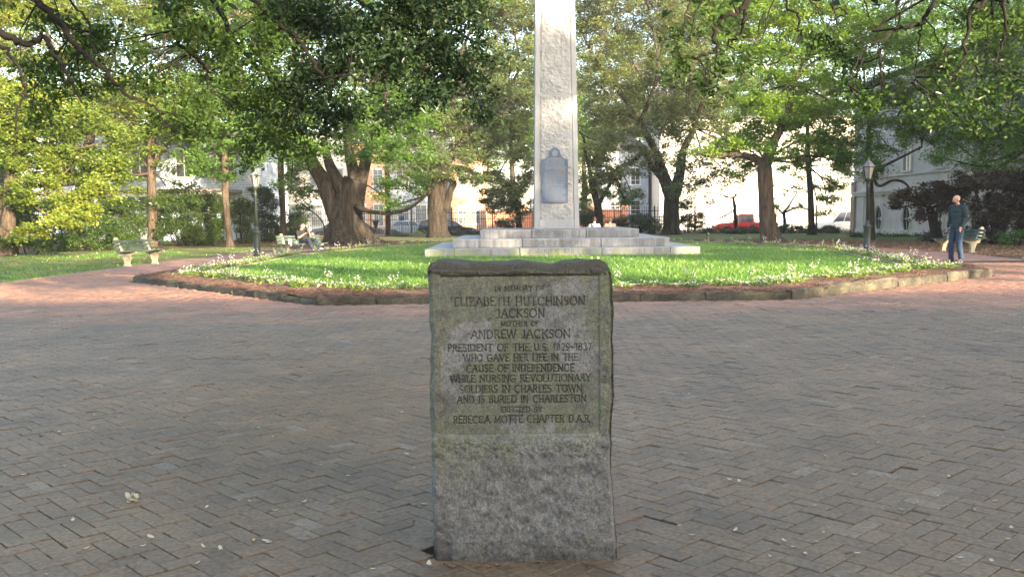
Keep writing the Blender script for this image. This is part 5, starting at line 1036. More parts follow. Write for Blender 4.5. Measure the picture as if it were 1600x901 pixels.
T('oak_tree', 'oak with a sunlit straight trunk and one heavy dark limb, right of the lawn', 1203, 379, 35,
  [(1206, 388), (1204, 372), (1200, 350), (1197, 315), (1195, 280), (1194, 250)], [46, 31, 27, 24, 24, 21],
  [(1230, 175, 52, 34), (1196, 205, 36, 24), (1285, 150, 62, 44), (1240, 100, 65, 45), (1335, 190, 55, 40), (1180, 60, 55, 45), (1290, 45, 80, 50), (1220, 235, 34, 20, -1), (1305, 225, 40, 22), (1165, 150, 30, 22, 1), (1180, 255, 22, 10, 1), (1150, 265, 26, 12, 1), (1160, 200, 30, 26, 1), (1350, 60, 60, 50), (1220, 20, 60, 40), (1250, 245, 36, 18, 2), (1300, 250, 40, 18, 2), (1138, 228, 34, 14), (1100, 240, 24, 12), (1165, 225, 26, 16), (1190, 165, 40, 34), (1270, 200, 44, 30)],
  'leaf_light', L=.14, W=.075, sub=.42, per=32, cover=2.1, seed=24, bark='bark_tan', lump=.08,
  stems=[([(1194, 262), (1180, 248), (1160, 243), (1138, 241), (1116, 246), (1095, 240)], [14, 12, 9, 7, 5, 3]), ([(1196, 255), (1210, 220), (1230, 180), (1240, 130)], [20, 14, 10, 6])],
  extra=[top(13, 36, 12, 4.5)])
T('slender_tree', 'slim dark trunked tree with green sprays, just right of the sunlit oak', 1268, 366, 46,
  [(1269, 372), (1268, 350), (1267, 320), (1265, 285), (1262, 240), (1262, 180)], [16, 10, 9, 9, 8, 5],
  [(1240, 265, 30, 14), (1320, 255, 26, 18), (1305, 225, 30, 20), (1292, 285, 24, 14), (1312, 292, 22, 9), (1290, 312, 22, 12), (1282, 330, 14, 8), (1250, 225, 32, 22), (1285, 210, 34, 26), (1240, 190, 30, 24)], 'leaf_light', L=.15, W=.07, sub=.4, per=30, cover=2.3, seed=25, bark='bark')
T('slender_tree', 'straight brown trunked tree beside the lamp post, right of the lawn', 1360, 374, 37,
  [(1361, 380), (1361, 355), (1360, 320), (1359, 285), (1358, 250), (1357, 200)], [16, 11, 11, 10, 9, 7],
  [(1352, 258, 40, 24, -2), (1425, 195, 48, 30), (1385, 225, 34, 18, -1), (1455, 200, 44, 24), (1430, 125, 65, 50), (1375, 60, 75, 50, 2), (1400, 175, 45, 30), (1360, 130, 50, 45), (1330, 240, 28, 22)],
  'leaf_light', L=.13, W=.07, sub=.42, per=32, cover=2.2, seed=26, bark='bark_tan', stems=[([(1359, 262), (1372, 290), (1395, 282), (1412, 285), (1425, 298)], [6, 5, 4, 4, 2]), ([(1360, 270), (1400, 250), (1440, 230)], [6, 4, 3])], extra=[top(20, 37, 12, 4.5)])
T('oak_tree', 'spreading tree at the right edge whose leafy boughs hang over the purple foliage', 1640, 390, 31,
  [(1640, 395), (1638, 340), (1630, 280), (1610, 230)], [40, 28, 26, 20],
  [(1500, 168, 65, 45), (1520, 95, 70, 55), (1580, 165, 50, 55), (1565, 40, 70, 55), (1480, 40, 70, 50), (1565, 232, 46, 20), (1492, 222, 40, 16), (1610, 210, 40, 40), (1530, 205, 40, 26), (1450, 85, 40, 40), (1470, 246, 34, 12), (1535, 256, 44, 14), (1600, 262, 34, 18)],
  'leaf_mid', L=.13, W=.065, sub=.42, per=34, cover=2.5, seed=27, extra=[top(23, 31, 11, 4.5)])
T('slender_tree', 'straight trunked tree behind the empty bench on the left', 237, 384, 38,
  [(238, 390), (238, 370), (238, 330), (237, 290), (236, 255), (235, 200)], [22, 15, 13, 13, 12, 9],
  [(237, 222, 50, 26), (200, 190, 50, 30), (275, 190, 50, 34), (190, 265, 22, 26, -1), (215, 290, 14, 18), (258, 262, 16, 10), (170, 300, 24, 22), (290, 292, 26, 9, 1), (265, 300, 20, 8, 1), (235, 140, 70, 45), (300, 215, 34, 24), (190, 235, 24, 16)], 'leaf_lime', L=.14, W=.085, sub=.42, per=34, cover=1.8, seed=28, bark='bark_tan', stems=[([(237, 270), (250, 240), (275, 210)], [8, 6, 4])], extra=[top(-17, 38, 12, 4)])
T('slender_tree', 'slightly leaning trunk with a pale sunlit foot, among the hedge left of the lamp post', 354, 386, 36,
  [(360, 390), (358, 372), (355, 340), (352, 305), (352, 270), (350, 220)], [16, 10, 10, 10, 10, 7],
  [(335, 245, 50, 26), (372, 205, 48, 36), (310, 205, 40, 28), (352, 278, 26, 12), (320, 270, 24, 14), (385, 245, 26, 20), (345, 150, 60, 50), (300, 245, 22, 14)], 'leaf_mid', L=.15, W=.085, sub=.4, per=34, cover=1.8, seed=29, bark='bark_tan', extra=[top(-13, 36, 11, 4)])
T('slender_tree', 'straight reddish trunk with a pruned scar, between the lamp post and the big oak', 440, 378, 42,
  [(444, 384), (443, 365), (442, 330), (440, 295), (439, 260), (440, 215)], [14, 10, 9, 10, 9, 7],
  [(430, 205, 52, 34), (465, 165, 50, 40), (415, 238, 24, 16), (455, 245, 20, 14), (420, 140, 50, 45), (462, 265, 18, 12)], 'leaf_mid', L=.15, W=.08, sub=.42, per=34, cover=1.8, seed=30, bark='bark_tan', extra=[top(-13, 42, 13, 4)])
T('hackberry_tree', 'broad sunlit tree at the left edge, yellow green leaves reaching the grass', 12, 390, 30,
  [(8, 398), (8, 380), (10, 350), (14, 315), (20, 280), (22, 230)], [44, 32, 28, 26, 22, 16],
  [(50, 235, 62, 40), (110, 262, 52, 38), (55, 300, 42, 26, -1), (130, 322, 34, 26, -2), (20, 175, 60, 50), (95, 180, 60, 44), (165, 262, 34, 30, -1), (160, 300, 26, 20, -2), (95, 345, 44, 16, -3), (10, 230, 30, 40), (40, 365, 30, 16, -3), (-50, 200, 70, 70), (-40, 320, 50, 40), (190, 215, 26, 22)],
  'leaf_lime', L=.12, W=.075, sub=.34, per=46, cover=2.7, seed=31, tri=False, bark='bark_tan', extra=[top(-24, 30, 10, 4.5)])
T('hackberry_tree', 'tall tree behind the left hedge, high crown glowing yellow green', 120, 384, 43,
  [(120, 390), (122, 350), (128, 300), (135, 250), (145, 190)], [30, 22, 20, 18, 12],
  [(60, 60, 100, 62), (180, 55, 90, 70), (275, 75, 80, 70), (210, 160, 80, 48), (110, 125, 80, 50), (330, 130, 60, 60), (20, 120, 60, 60), (290, 180, 50, 34), (370, 60, 60, 60), (-60, 80, 80, 80), (60, 10, 100, 40), (230, 5, 110, 40)],
  'leaf_lime', L=.15, W=.09, sub=.5, per=34, cover=1.9, seed=32, extra=[top(-22, 44, 17, 5), top(-30, 44, 15, 6)])
T('crape_myrtle', 'small dark many leaved tree with crooked limbs, just right of the obelisk', 935, 364, 44,
  [(937, 372), (936, 350), (935, 325), (928, 300), (922, 280)], [16, 12, 11, 9, 7],
  [(930, 245, 30, 26), (918, 290, 22, 20), (955, 292, 30, 22), (985, 308, 26, 16), (945, 222, 36, 20), (912, 320, 14, 14), (940, 265, 30, 18), (975, 275, 24, 14)], 'leaf_grey', L=.14, W=.07, sub=.36, per=34, cover=1.9, seed=33, bark='bark_dark',
  stems=[([(930, 300), (915, 240), (912, 215), (905, 206)], [6, 5, 4, 3]), ([(935, 320), (960, 280), (972, 305), (988, 318)], [7, 5, 4, 2])])
T('magnolia', 'dark evergreen small tree in front of the railings, left of the obelisk', 812, 366, 50,
  [(812, 372), (811, 350), (808, 320), (804, 295)], [14, 9, 8, 6],
  [(790, 305, 34, 22), (765, 288, 26, 20), (815, 325, 22, 16), (780, 328, 22, 12), (815, 285, 20, 26), (795, 345, 22, 10), (760, 318, 16, 10)], 'leaf_dark', L=.2, W=.09, sub=.4, per=26, cover=1.8, seed=34, bark='bark_dark')
T('small_tree', 'low dark branching tree by the fence, just right of the sunlit oak trunk', 1226, 358, 51,
  [(1226, 362), (1226, 345), (1224, 330)], [6, 5, 5],
  [(1222, 296, 20, 14), (1240, 320, 16, 8), (1212, 318, 10, 8), (1250, 290, 16, 14)], 'leaf_grey', L=.14, W=.07, sub=.34, per=22, cover=.95, seed=35, bark='bark_dark', stems=[([(1224, 332), (1232, 322), (1246, 300)], [4, 3, 2]), ([(1224, 335), (1214, 325), (1204, 318)], [3, 2.5, 2]), ([(1226, 332), (1246, 324), (1268, 328)], [3, 2.5, 1.5])])
T('small_tree', 'thin leafed shrub tree with coppery leaves against the bright building', 1150, 360, 53,
  [(1150, 364), (1149, 340), (1146, 310)], [6, 5, 4], [(1140, 280, 26, 20), (1165, 285, 24, 12), (1115, 310, 16, 10), (1092, 340, 12, 8), (1095, 300, 22, 20), (1165, 265, 20, 16)], 'leaf_purple', L=.13, W=.07, sub=.42, per=14, cover=1.9, seed=36, bark='bark_dark', twig_frac=.6)
rt = empty('pole', (dp(606, 350, 54*K).x, 54*K, -.05), 0, 'grey utility pole standing between the big oak and the round sign', 'pole')
MB().tube([(0, 0, 0), (0, 0, 3.4), (0.02, 0, 7)], [.19, .17, .14], 12).build('pole', M['bark'], rt, True); MB().box((0, 0, 6.6), (1.4, .1, .12)).build('crossarm', M['bark'], rt)
T('japanese_maple', 'dark purple leaved small tree with drooping sprays, behind the right hand bench', 1462, 372, 33,
  [(1463, 378), (1462, 362), (1458, 345), (1452, 325)], [22, 16, 14, 12],
  [(1462, 298, 40, 14), (1428, 303, 28, 10), (1408, 309, 12, 10), (1445, 322, 18, 16), (1500, 292, 40, 16), (1480, 318, 22, 18), (1398, 325, 5, 10), (1440, 340, 6, 8)], 'leaf_purple', L=.16, W=.08, sub=.30, per=34, cover=2.2, seed=37, bark='bark_dark')
T('japanese_maple', 'large brown purple leaved shrub tree filling the right edge behind the bald man', 1560, 385, 30.5,
  [(1560, 392), (1558, 365), (1550, 330), (1545, 300)], [20, 14, 12, 10],
  [(1530, 285, 44, 20), (1585, 292, 44, 24), (1545, 322, 38, 20), (1600, 340, 40, 30), (1552, 350, 34, 22), (1512, 345, 16, 26), (1610, 300, 40, 40), (1530, 368, 26, 12), (1640, 350, 40, 40)], 'leaf_purple', L=.13, W=.07, sub=.34, per=34, cover=2.0, seed=38, bark='bark_dark', stems=[([(1560, 380), (1575, 340), (1590, 300)], [10, 8, 5]), ([(1552, 385), (1535, 340), (1525, 300)], [9, 7, 4])])

# ------------------------------------------------------------ shrubs and low hedges
def shrub(name, label, lobes, d, leaf='leaf_azalea', L=.13, W=.06, sub=.32, per=36, cover=3.4, seed=1, cat='shrub', group=None):
    d = d*K
    pl = PL(d, *lobes, ry=.7); c = np.mean([p[0] for p in pl], 0); rt = empty(name, (c[0], d, -.02), 0, label, cat, group); rng = np.random.default_rng(seed); A = []; st = MB()
    for cc, r in pl:
        P, S = lobe_points(cc, r, sub, per, cover, rng); P = P[P[:, 2] > .0]; A.append(P)
        for q in S[::6]:
            b = Vector((c[0]+(q[0]-c[0])*.35, d+(q[1]-d)*.3, -.02)); st.tube([b, b.lerp(Vector(q), .55)+Vector((0, 0, .1)), Vector(q)], [.022, .014, .005], 4, cap=False)
    V, F = leaf_geom(np.concatenate(A)-np.array([c[0], d, -.02]), L, W, .5, seed); link('foliage', mesh_np('foliage', V, F), M[leaf], rt); tag(st.build('stems', M['bark_dark'], rt, False, True), kind='stuff'); return rt
for i, (lab, d, lb) in enumerate([
    ('rounded azalea bush farthest left, catching the sun at the foot of the bright tree', 30, [(20, 372, 34, 18), (70, 378, 30, 14)]),
    ('low spreading azalea bush left of the empty bench', 33, [(120, 372, 36, 18), (95, 385, 24, 8)]),
    ('olive green azalea bush directly behind the left end of the empty bench', 34, [(170, 360, 34, 22), (150, 382, 26, 12), (195, 375, 24, 16)]),
    ('tall mounded hedge shrub left of the straight trunk behind the bench', 38, [(185, 330, 36, 18), (150, 340, 26, 20), (215, 350, 22, 22), (205, 318, 24, 12)]),
    ('largest rounded azalea, right of the straight trunk behind the bench', 38, [(285, 332, 48, 22), (270, 362, 38, 22), (255, 314, 26, 12), (300, 308, 30, 12), (330, 312, 24, 12), (315, 362, 30, 22)]),
    ('dark azalea shrub just left of the leaning trunk', 38.5, [(330, 328, 26, 18), (335, 358, 20, 20), (320, 376, 18, 8)]),
    ('dark evergreen shrub between the leaning trunk and the lamp post', 40, [(378, 338, 22, 28), (385, 365, 16, 16), (372, 322, 22, 14)]),
    ('dark evergreen shrub behind the lamp post, left of the reddish trunk', 43, [(415, 330, 24, 28), (425, 358, 24, 20), (405, 300, 20, 14)]),
    ('dark evergreen shrub right of the reddish trunk, behind the occupied bench', 45, [(460, 352, 18, 20), (470, 335, 14, 14), (452, 370, 14, 8)]),
    ('leafy shrub far left behind the bright tree', 38, [(60, 335, 50, 30), (0, 340, 50, 34), (110, 330, 30, 24)])]):
    shrub('azalea_shrub', lab, lb, d, 'leaf_azalea' if i not in (6, 7, 8) else 'leaf_dark', seed=50+i, group='evergreen shrubs along the left side of the park')
for i, (lab, d, lb, lf) in enumerate([
    ('low dark hedge shrub right of the oak with the forked trunk', 52, [(1115, 361, 24, 5), (1095, 363, 14, 5)], 'leaf_dark'),
    ('low dark clipped hedge in front of the red pickup', 50, [(1150, 361, 26, 6), (1180, 360, 16, 7)], 'leaf_dark'),
    ('low dark clipped hedge right of the sunlit oak trunk', 50, [(1232, 359, 20, 9), (1254, 360, 12, 8)], 'leaf_dark'),
    ('low rounded hedge below the white pickup', 49, [(1292, 362, 24, 8), (1308, 364, 14, 7)], 'leaf_dark'),
    ('low green groundcover at the foot of the grey building wall', 41, [(1390, 370, 40, 5), (1345, 368, 20, 4), (1430, 371, 26, 5)], 'leaf_azalea'),
    ('dark leafy shrub behind the monument steps, left of the forked oak', 50, [(990, 348, 30, 16), (960, 352, 16, 12), (1015, 352, 18, 14)], 'leaf_dark'),
    ('dark shrub behind the monument, just right of the obelisk foot', 50, [(925, 345, 20, 16), (912, 335, 10, 20)], 'leaf_dark'),
    ('scraggly shrub right of the forked oak with gaps of light', 54, [(1080, 345, 22, 14), (1070, 320, 12, 10)], 'leaf_dark'),
    ('low green plant clump under the purple leaved tree at the right edge', 29, [(1575, 373, 24, 8), (1600, 368, 16, 9)], 'leaf_mid'),
    ('low hedge by the fence below the black estate car', 53, [(720, 366, 24, 5), (745, 365, 16, 5)], 'leaf_dark'),
    ('low hedge by the fence between the big oak and the second oak', 53, [(620, 369, 22, 5), (650, 368, 22, 5), (590, 371, 14, 5)], 'leaf_dark'),
    ('small rounded dark shrub at the foot of the purple maple', 34, [(1458, 372, 16, 9), (1448, 377, 10, 5)], 'leaf_purple')]):
    shrub('hedge_shrub' if 'hedge' in lab else 'shrub', lab, lb, d, lf, seed=80+i, sub=.28, cover=3.4, L=.12, W=.06)

# ------------------------------------------------------------ trees across the street
for i, (x, y, h, r, lab, lf) in enumerate([
    (-52, 70, 15, 8, 'broad tree at the far left end of the street', 'leaf_mid'), (-36, 66, 14, 7, 'round crowned street tree behind the blue clapboard house', 'leaf_mid'),
    (-26, 71.5, 15, 6, 'street tree in front of the cream townhouse', 'leaf_mid'), (-13, 90, 22, 8, 'tall tree behind the peach townhouse', 'leaf_grey'), (0, 88, 21, 9, 'tall tree behind the brick garden wall, left of the obelisk', 'leaf_mid'),
    (9.5, 98, 20, 8, 'tall tree behind the brick garden wall, right of the obelisk', 'leaf_grey'), (20, 98, 25, 9, 'tall tree rising behind the white building', 'leaf_grey'), (36, 98, 25, 9, 'tree rising behind the right part of the white building', 'leaf_mid'), (52, 66, 15, 8, 'tree at the far right end of the street', 'leaf_mid')]):
    y = y*K
    tree('street_tree', lab, (x, y, -.25), [Vector((x, y, -.4)), Vector((x+.2, y, h*.25)), Vector((x, y, h*.5))], [.45, .32, .22], [((x, y, h*.72), (r, r, h*.27)), ((x-r*.5, y, h*.5), (r*.6, r*.6, h*.2)), ((x+r*.5, y+1, h*.52), (r*.6, r*.6, h*.2))], lf, L=.36, W=.22, sub=.9, per=30, cover=2.0, seed=120+i, group='trees across the street')

# ------------------------------------------------------------ the near oaks whose boughs hang into the picture
def near_oak(label, base, tr, trr, limbs, lobes, leaf_sets, seed, extra=()):
    rt = empty('overhanging_oak', base, 0, label, 'tree'); rng = np.random.default_rng(seed)
    tp = smooth_path(tr, 6); MB().tube(tp, interp(trr, len(tp)), 16, lump=.1, ph=2).build('trunk', M['bark'], rt, True, True); allpts = []
    for pts, w, d in limbs:
        d = d*K
        P = [Vector(p) if len(p) == 3 and isinstance(p, Vector) else dp(p[0], p[1], d+(p[2] if len(p) > 2 else 0)) for p in pts]
        q = smooth_path(P, 6); q = [v+Vector(rng.normal(size=3)*.012*min(1, w[0]*.12)) for v in q]; rr = [v*d/FPX/2 for v in interp(w, len(q))]; MB().tube(q, rr, 8, lump=.12, ph=seed).build('limb', M['bark_dark'], rt, True, True); allpts += q[3:]
    AP = np.array([tuple(v) for v in allpts]); tw = MB()
    for li, (leaf, L, W, sub, per, cover, lbs) in enumerate(leaf_sets):
        acc = []
        for (c, r) in lbs:
            P, S = lobe_points(c, r, sub, per, cover, rng, flat=.75); acc.append(P)
            for s in S:
                k = np.argmin(((AP-s)**2).sum(1)); a = Vector(AP[k]); b = Vector(s)
                if rng.random() < .55 and (a-b).length < 2.2: m = a.lerp(b, .5)+Vector(rng.normal(size=3)*.12*(a-b).length)+Vector((0, 0, .08*(a-b).length)); tw.tube([a, m, b, b+(b-m)*.3-Vector((0, 0, .03))], [.009, .007, .005, .002], 4, cap=False)
        P = np.concatenate(acc); V, F = leaf_geom(P-np.array(base), L, W, .25, seed+li, True, .35); link('leaves', mesh_np('leaves', V, F, True), M[leaf], rt)
    for (c, r) in extra: pass
    if tw.v: tag(tw.build('twigs', M['bark_dark'], rt, False, True), kind='stuff')
    return rt
# left oak: trunk outside the frame on the left, limbs reaching over the plaza
LT = [Vector((-10.5, 6.5*K, -.1)), Vector((-10.4, 6.6*K, 2)), Vector((-10, 6.8*K, 4.2)), Vector((-9.2, 7.2*K, 5.5))]
lim = [([LT[2], (-500, -40), (-200, 0), (-60, 28), (0, 50), (38, 68), (72, 60), (82, 82), (100, 100), (112, 132), (130, 160)], [30, 24, 18, 14, 12, 10, 8, 6, 5, 4, 2], 7.5),
       ([LT[3], (20, -60), (58, 0), (88, 28), (110, 60), (138, 88), (172, 120), (200, 150), (240, 167), (262, 200)], [36, 20, 11, 10, 9, 8, 6, 5, 4, 2], 8),
       ([LT[3], (180, -70), (248, 0), (270, 30), (276, 62), (305, 92), (322, 112), (326, 138)], [30, 14, 8, 7, 6, 5, 4, 2], 9),
       ([LT[3], (260, -90), (332, 0), (362, 55), (380, 82), (402, 105), (445, 150), (462, 168)], [30, 15, 8, 7, 6, 5, 4, 2], 9.5),
       ([LT[3], (330, -80), (395, 0), (440, 40), (470, 68), (488, 95), (508, 120), (545, 118), (578, 132)], [30, 16, 8, 8, 7, 6, 5, 4, 2], 9),
       ([LT[2], (-500, -20), (-200, 30), (-50, 58), (0, 70), (24, 98), (36, 125), (40, 145), (28, 170), (20, 215)], [22, 16, 12, 9, 7, 5, 5, 4, 3, 2], 7),
       ([LT[3], (480, -90), (560, 0), (610, 30), (660, 55), (690, 80), (700, 110)], [28, 14, 8, 6, 5, 4, 2], 9.5),
       ([LT[3], (560, -90), (640, 0), (700, 40), (745, 70), (768, 100)], [28, 14, 7, 5, 4, 2], 10),
       ([LT[3], (60, -80), (110, 0), (140, 40), (146, 85), (150, 110)], [20, 9, 4, 3, 2, 1.5], 7.5)]
A_ = PL(8.6*K, (170, 80, 60, 26), (230, 130, 62, 30), (290, 175, 56, 30), (320, 215, 36, 26), (120, 45, 60, 24), (60, 90, 70, 24), (40, 20, 60, 24), (330, 60, 50, 50, .5), (380, 120, 60, 50, .8), (420, 190, 50, 40, 1), (450, 230, 40, 30, 1), (300, 10, 60, 24), (430, 60, 50, 44, .5), (250, 190, 40, 20), (100, 140, 60, 30), (40, 170, 40, 26), (390, 240, 34, 22, 1), ry=.9)
B_ = PL(9.4*K, (500, 30, 60, 40), (560, 70, 60, 44), (620, 30, 60, 44), (600, 120, 44, 32), (660, 80, 52, 44), (700, 40, 50, 44), (720, 110, 44, 34), (748, 150, 20, 34), (690, 150, 34, 18), (640, 150, 26, 30), (760, 80, 20, 34), (510, 100, 50, 34), (540, 160, 40, 24), (480, 150, 46, 30), (735, 20, 34, 30), (610, 185, 12, 14), (755, 180, 12, 16), (500, 190, 40, 24), (450, 20, 50, 30), ry=.9)
UP = PL(9.3*K, (150, -60, 160, 50), (350, -70, 150, 55), (550, -60, 130, 50), (700, -40, 80, 40), ry=.7)+[((-4, 7, 6.2), (3.5, 3, 1.1)), ((-1, 9, 7), (3, 3, 1.1)), ((-7, 8, 6.4), (3, 3, 1.2)), ((-5, 4, 6.5), (3.2, 3, 1)), ((-2, 4, 7), (3, 3, 1))]
near_oak('oak with dark leafy boughs hanging into the upper left, trunk out of sight', (-10.5, 6.5*K, -.1), LT, [.55, .42, .38, .34], lim, None,
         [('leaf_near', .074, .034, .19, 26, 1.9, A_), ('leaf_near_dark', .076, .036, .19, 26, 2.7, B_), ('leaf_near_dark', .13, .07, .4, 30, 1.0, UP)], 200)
RT = [Vector((9.5, 3.5, -.1)), Vector((9.4, 3.6, 2)), Vector((9.0, 4, 4.2)), Vector((8.2, 4.6, 5.4))]
limr = [([RT[3], (1260, -120), (1172, 0), (1150, 20), (1122, 33), (1118, 60), (1121, 76), (1100, 87), (1075, 93), (1055, 108)], [26, 14, 9, 8, 7, 7, 5, 5, 4, 2], 7),
        ([RT[3], (1230, -80), (1167, 2), (1163, 40), (1150, 60), (1138, 67)], [20, 10, 6, 6, 4, 3], 7),
        ([RT[3], (1520, -90), (1460, 0), (1438, 38), (1400, 45), (1370, 70), (1345, 83), (1332, 110), (1325, 135)], [24, 12, 7, 6, 5, 4, 3, 2, 1], 6.5),
        ([RT[3], (1440, 0, .3), (1438, 40), (1436, 70), (1434, 95), (1428, 130)], [10, 4, 3, 3, 2, 1], 6.5),
        ([RT[3], (1600, -90), (1540, 0), (1515, 20), (1508, 60), (1507, 88), (1490, 115), (1484, 136)], [22, 11, 6, 6, 5, 4, 3, 2], 6),
        ([RT[3], (1620, -60), (1572, 0), (1570, 55), (1555, 95), (1582, 118)], [18, 9, 5, 4, 3, 1], 6),
        ([RT[3], (1280, -80), (1232, 0), (1245, 24), (1251, 45), (1240, 76), (1218, 92)], [16, 7, 4, 4, 3, 2, 1], 7),
        ([RT[3], (1360, -60), (1300, 0), (1322, 20), (1300, 32), (1285, 50)], [12, 5, 3, 3, 2, 1], 7)]
for k, (x, y, dx, dy) in enumerate([(1080, 0, -20, 60), (1098, 0, -30, 70), (1405, 0, -8, 40), (1420, 0, -30, 60), (1445, 30, 30, 45), (1470, 5, 40, 20), (1548, 10, -10, 80), (1300, 10, 12, 40), (1210, 0, -24, 70), (1350, 0, 10, 30), (1372, 80, 10, 60), (1350, 90, -22, 60), (1375, 75, 2, 80), (1108, 90, -6, 50), (1095, 95, 12, 44), (1560, 90, 10, 40), (1265, 0, 30, 40), (1195, 20, -18, 50)]):
    limr.append(([(x, y), (x+dx*.4, y+dy*.3), (x+dx*.6, y+dy*.7), (x+dx, y+dy)], [3, 2.4, 1.8, 1], 6.8))
C_ = PL(7*K, (1075, 60, 30, 26), (1110, 100, 32, 24), (1060, 110, 22, 20), (1100, 20, 36, 20), (1140, 80, 24, 22), (1110, 130, 26, 14), (1285, 62, 22, 8), (1345, 105, 26, 22), (1335, 135, 24, 16), (1180, 100, 16, 16), (1310, 75, 14, 6), ry=.9)
D_ = PL(6.4*K, (1470, 150, 40, 22), (1540, 150, 46, 24), (1590, 120, 24, 40), (1500, 185, 50, 24), (1570, 195, 40, 24), (1560, 30, 20, 18), (1595, 40, 14, 30), (1500, 110, 26, 18), (1440, 175, 30, 14), (1370, 165, 22, 12), (1510, 25, 14, 12), ry=.9)
UR = PL(7*K, (1150, -60, 110, 45), (1350, -70, 120, 45), (1530, -60, 110, 45), ry=.7)+[((4, 5, 6.4), (3, 3, .9)), ((7, 7, 6.6), (3, 3, 1)), ((1.5, 2.5, 6.8), (3.4, 3, 1)), ((6, 1, 6.6), (3, 3, 1))]
near_oak('oak with bare twisting dark branches hanging into the upper right, trunk out of sight', (9.5, 3.5, -.1), RT, [.5, .4, .34, .28], limr, None,
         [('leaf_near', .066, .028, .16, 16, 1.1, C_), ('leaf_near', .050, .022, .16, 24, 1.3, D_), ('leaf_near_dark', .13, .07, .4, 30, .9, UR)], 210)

# ------------------------------------------------------------ behind the camera: unseen building and oaks added to shade the plaza
block('added_shade_block', -24, 72, -34, 10, 10.2, 'white_wall', 'long pale building, unseen, added behind the viewer to keep the plaza in evening shade', wgrid([-22+4*k for k in range(24)], [1, 5, 9], 1.2, 2.2), z0=-.1)
_w = 'one two three four five six seven eight nine'.split()
for i, (x, hi) in enumerate([(-9, 0), (-1, 0), (7, 0), (15, 0), (23, .35), (30, 1), (37, 1), (44, .8), (52, .6)]):
    y = -12+(i % 3)*.8; rg_ = random.Random(i); lb = [((x+dx, y+rg_.uniform(-.6, .6), z), (3.0, 2.2, 1.7)) for dx, z in ((-2.6, 2.6), (2.0, 2.4), (-1.5, 5.0), (2.6, 5.2)) if not (i in (3, 4, 5, 6) and z > 4.5)]
    lb += [((x+rg_.uniform(-4, 4), y, 7.6+rg_.uniform(0, 1.8)), (1.7, 1.4, .5)) for _ in range(2 if i in (2, 4, 6) else 1 if i in (3, 5) else 3)]
    if hi: lb += [((x+rg_.uniform(-2.6, 2.6), y+rg_.uniform(-1, 1), 10.2+k*.95), (2.9, 2, 1.2)) for k in range(int(9*hi))]
    if i == 5: lb += [((32.9, -12, 12.4), (2.4, 1.6, 1.4)), ((33.0, -12, 14.3), (2.2, 1.6, 1.1)), ((32.6, -12, 17.8), (2.2, 1.6, .9))]  # lobes added in the sun's way to shade the obelisk
    tree('added_shade_oak', 'unseen oak number %s from the left, added behind the viewer to shade the scene' % _w[i], (x, y, -.05), [Vector((x, y, -.2)), Vector((x+.2, y, 3)), Vector((x, y, 6+8*hi))], [.4, .3, .15], lb, 'leaf_near_dark', L=.4, W=.25, sub=.7, per=16, cover=1.5, seed=140+i)

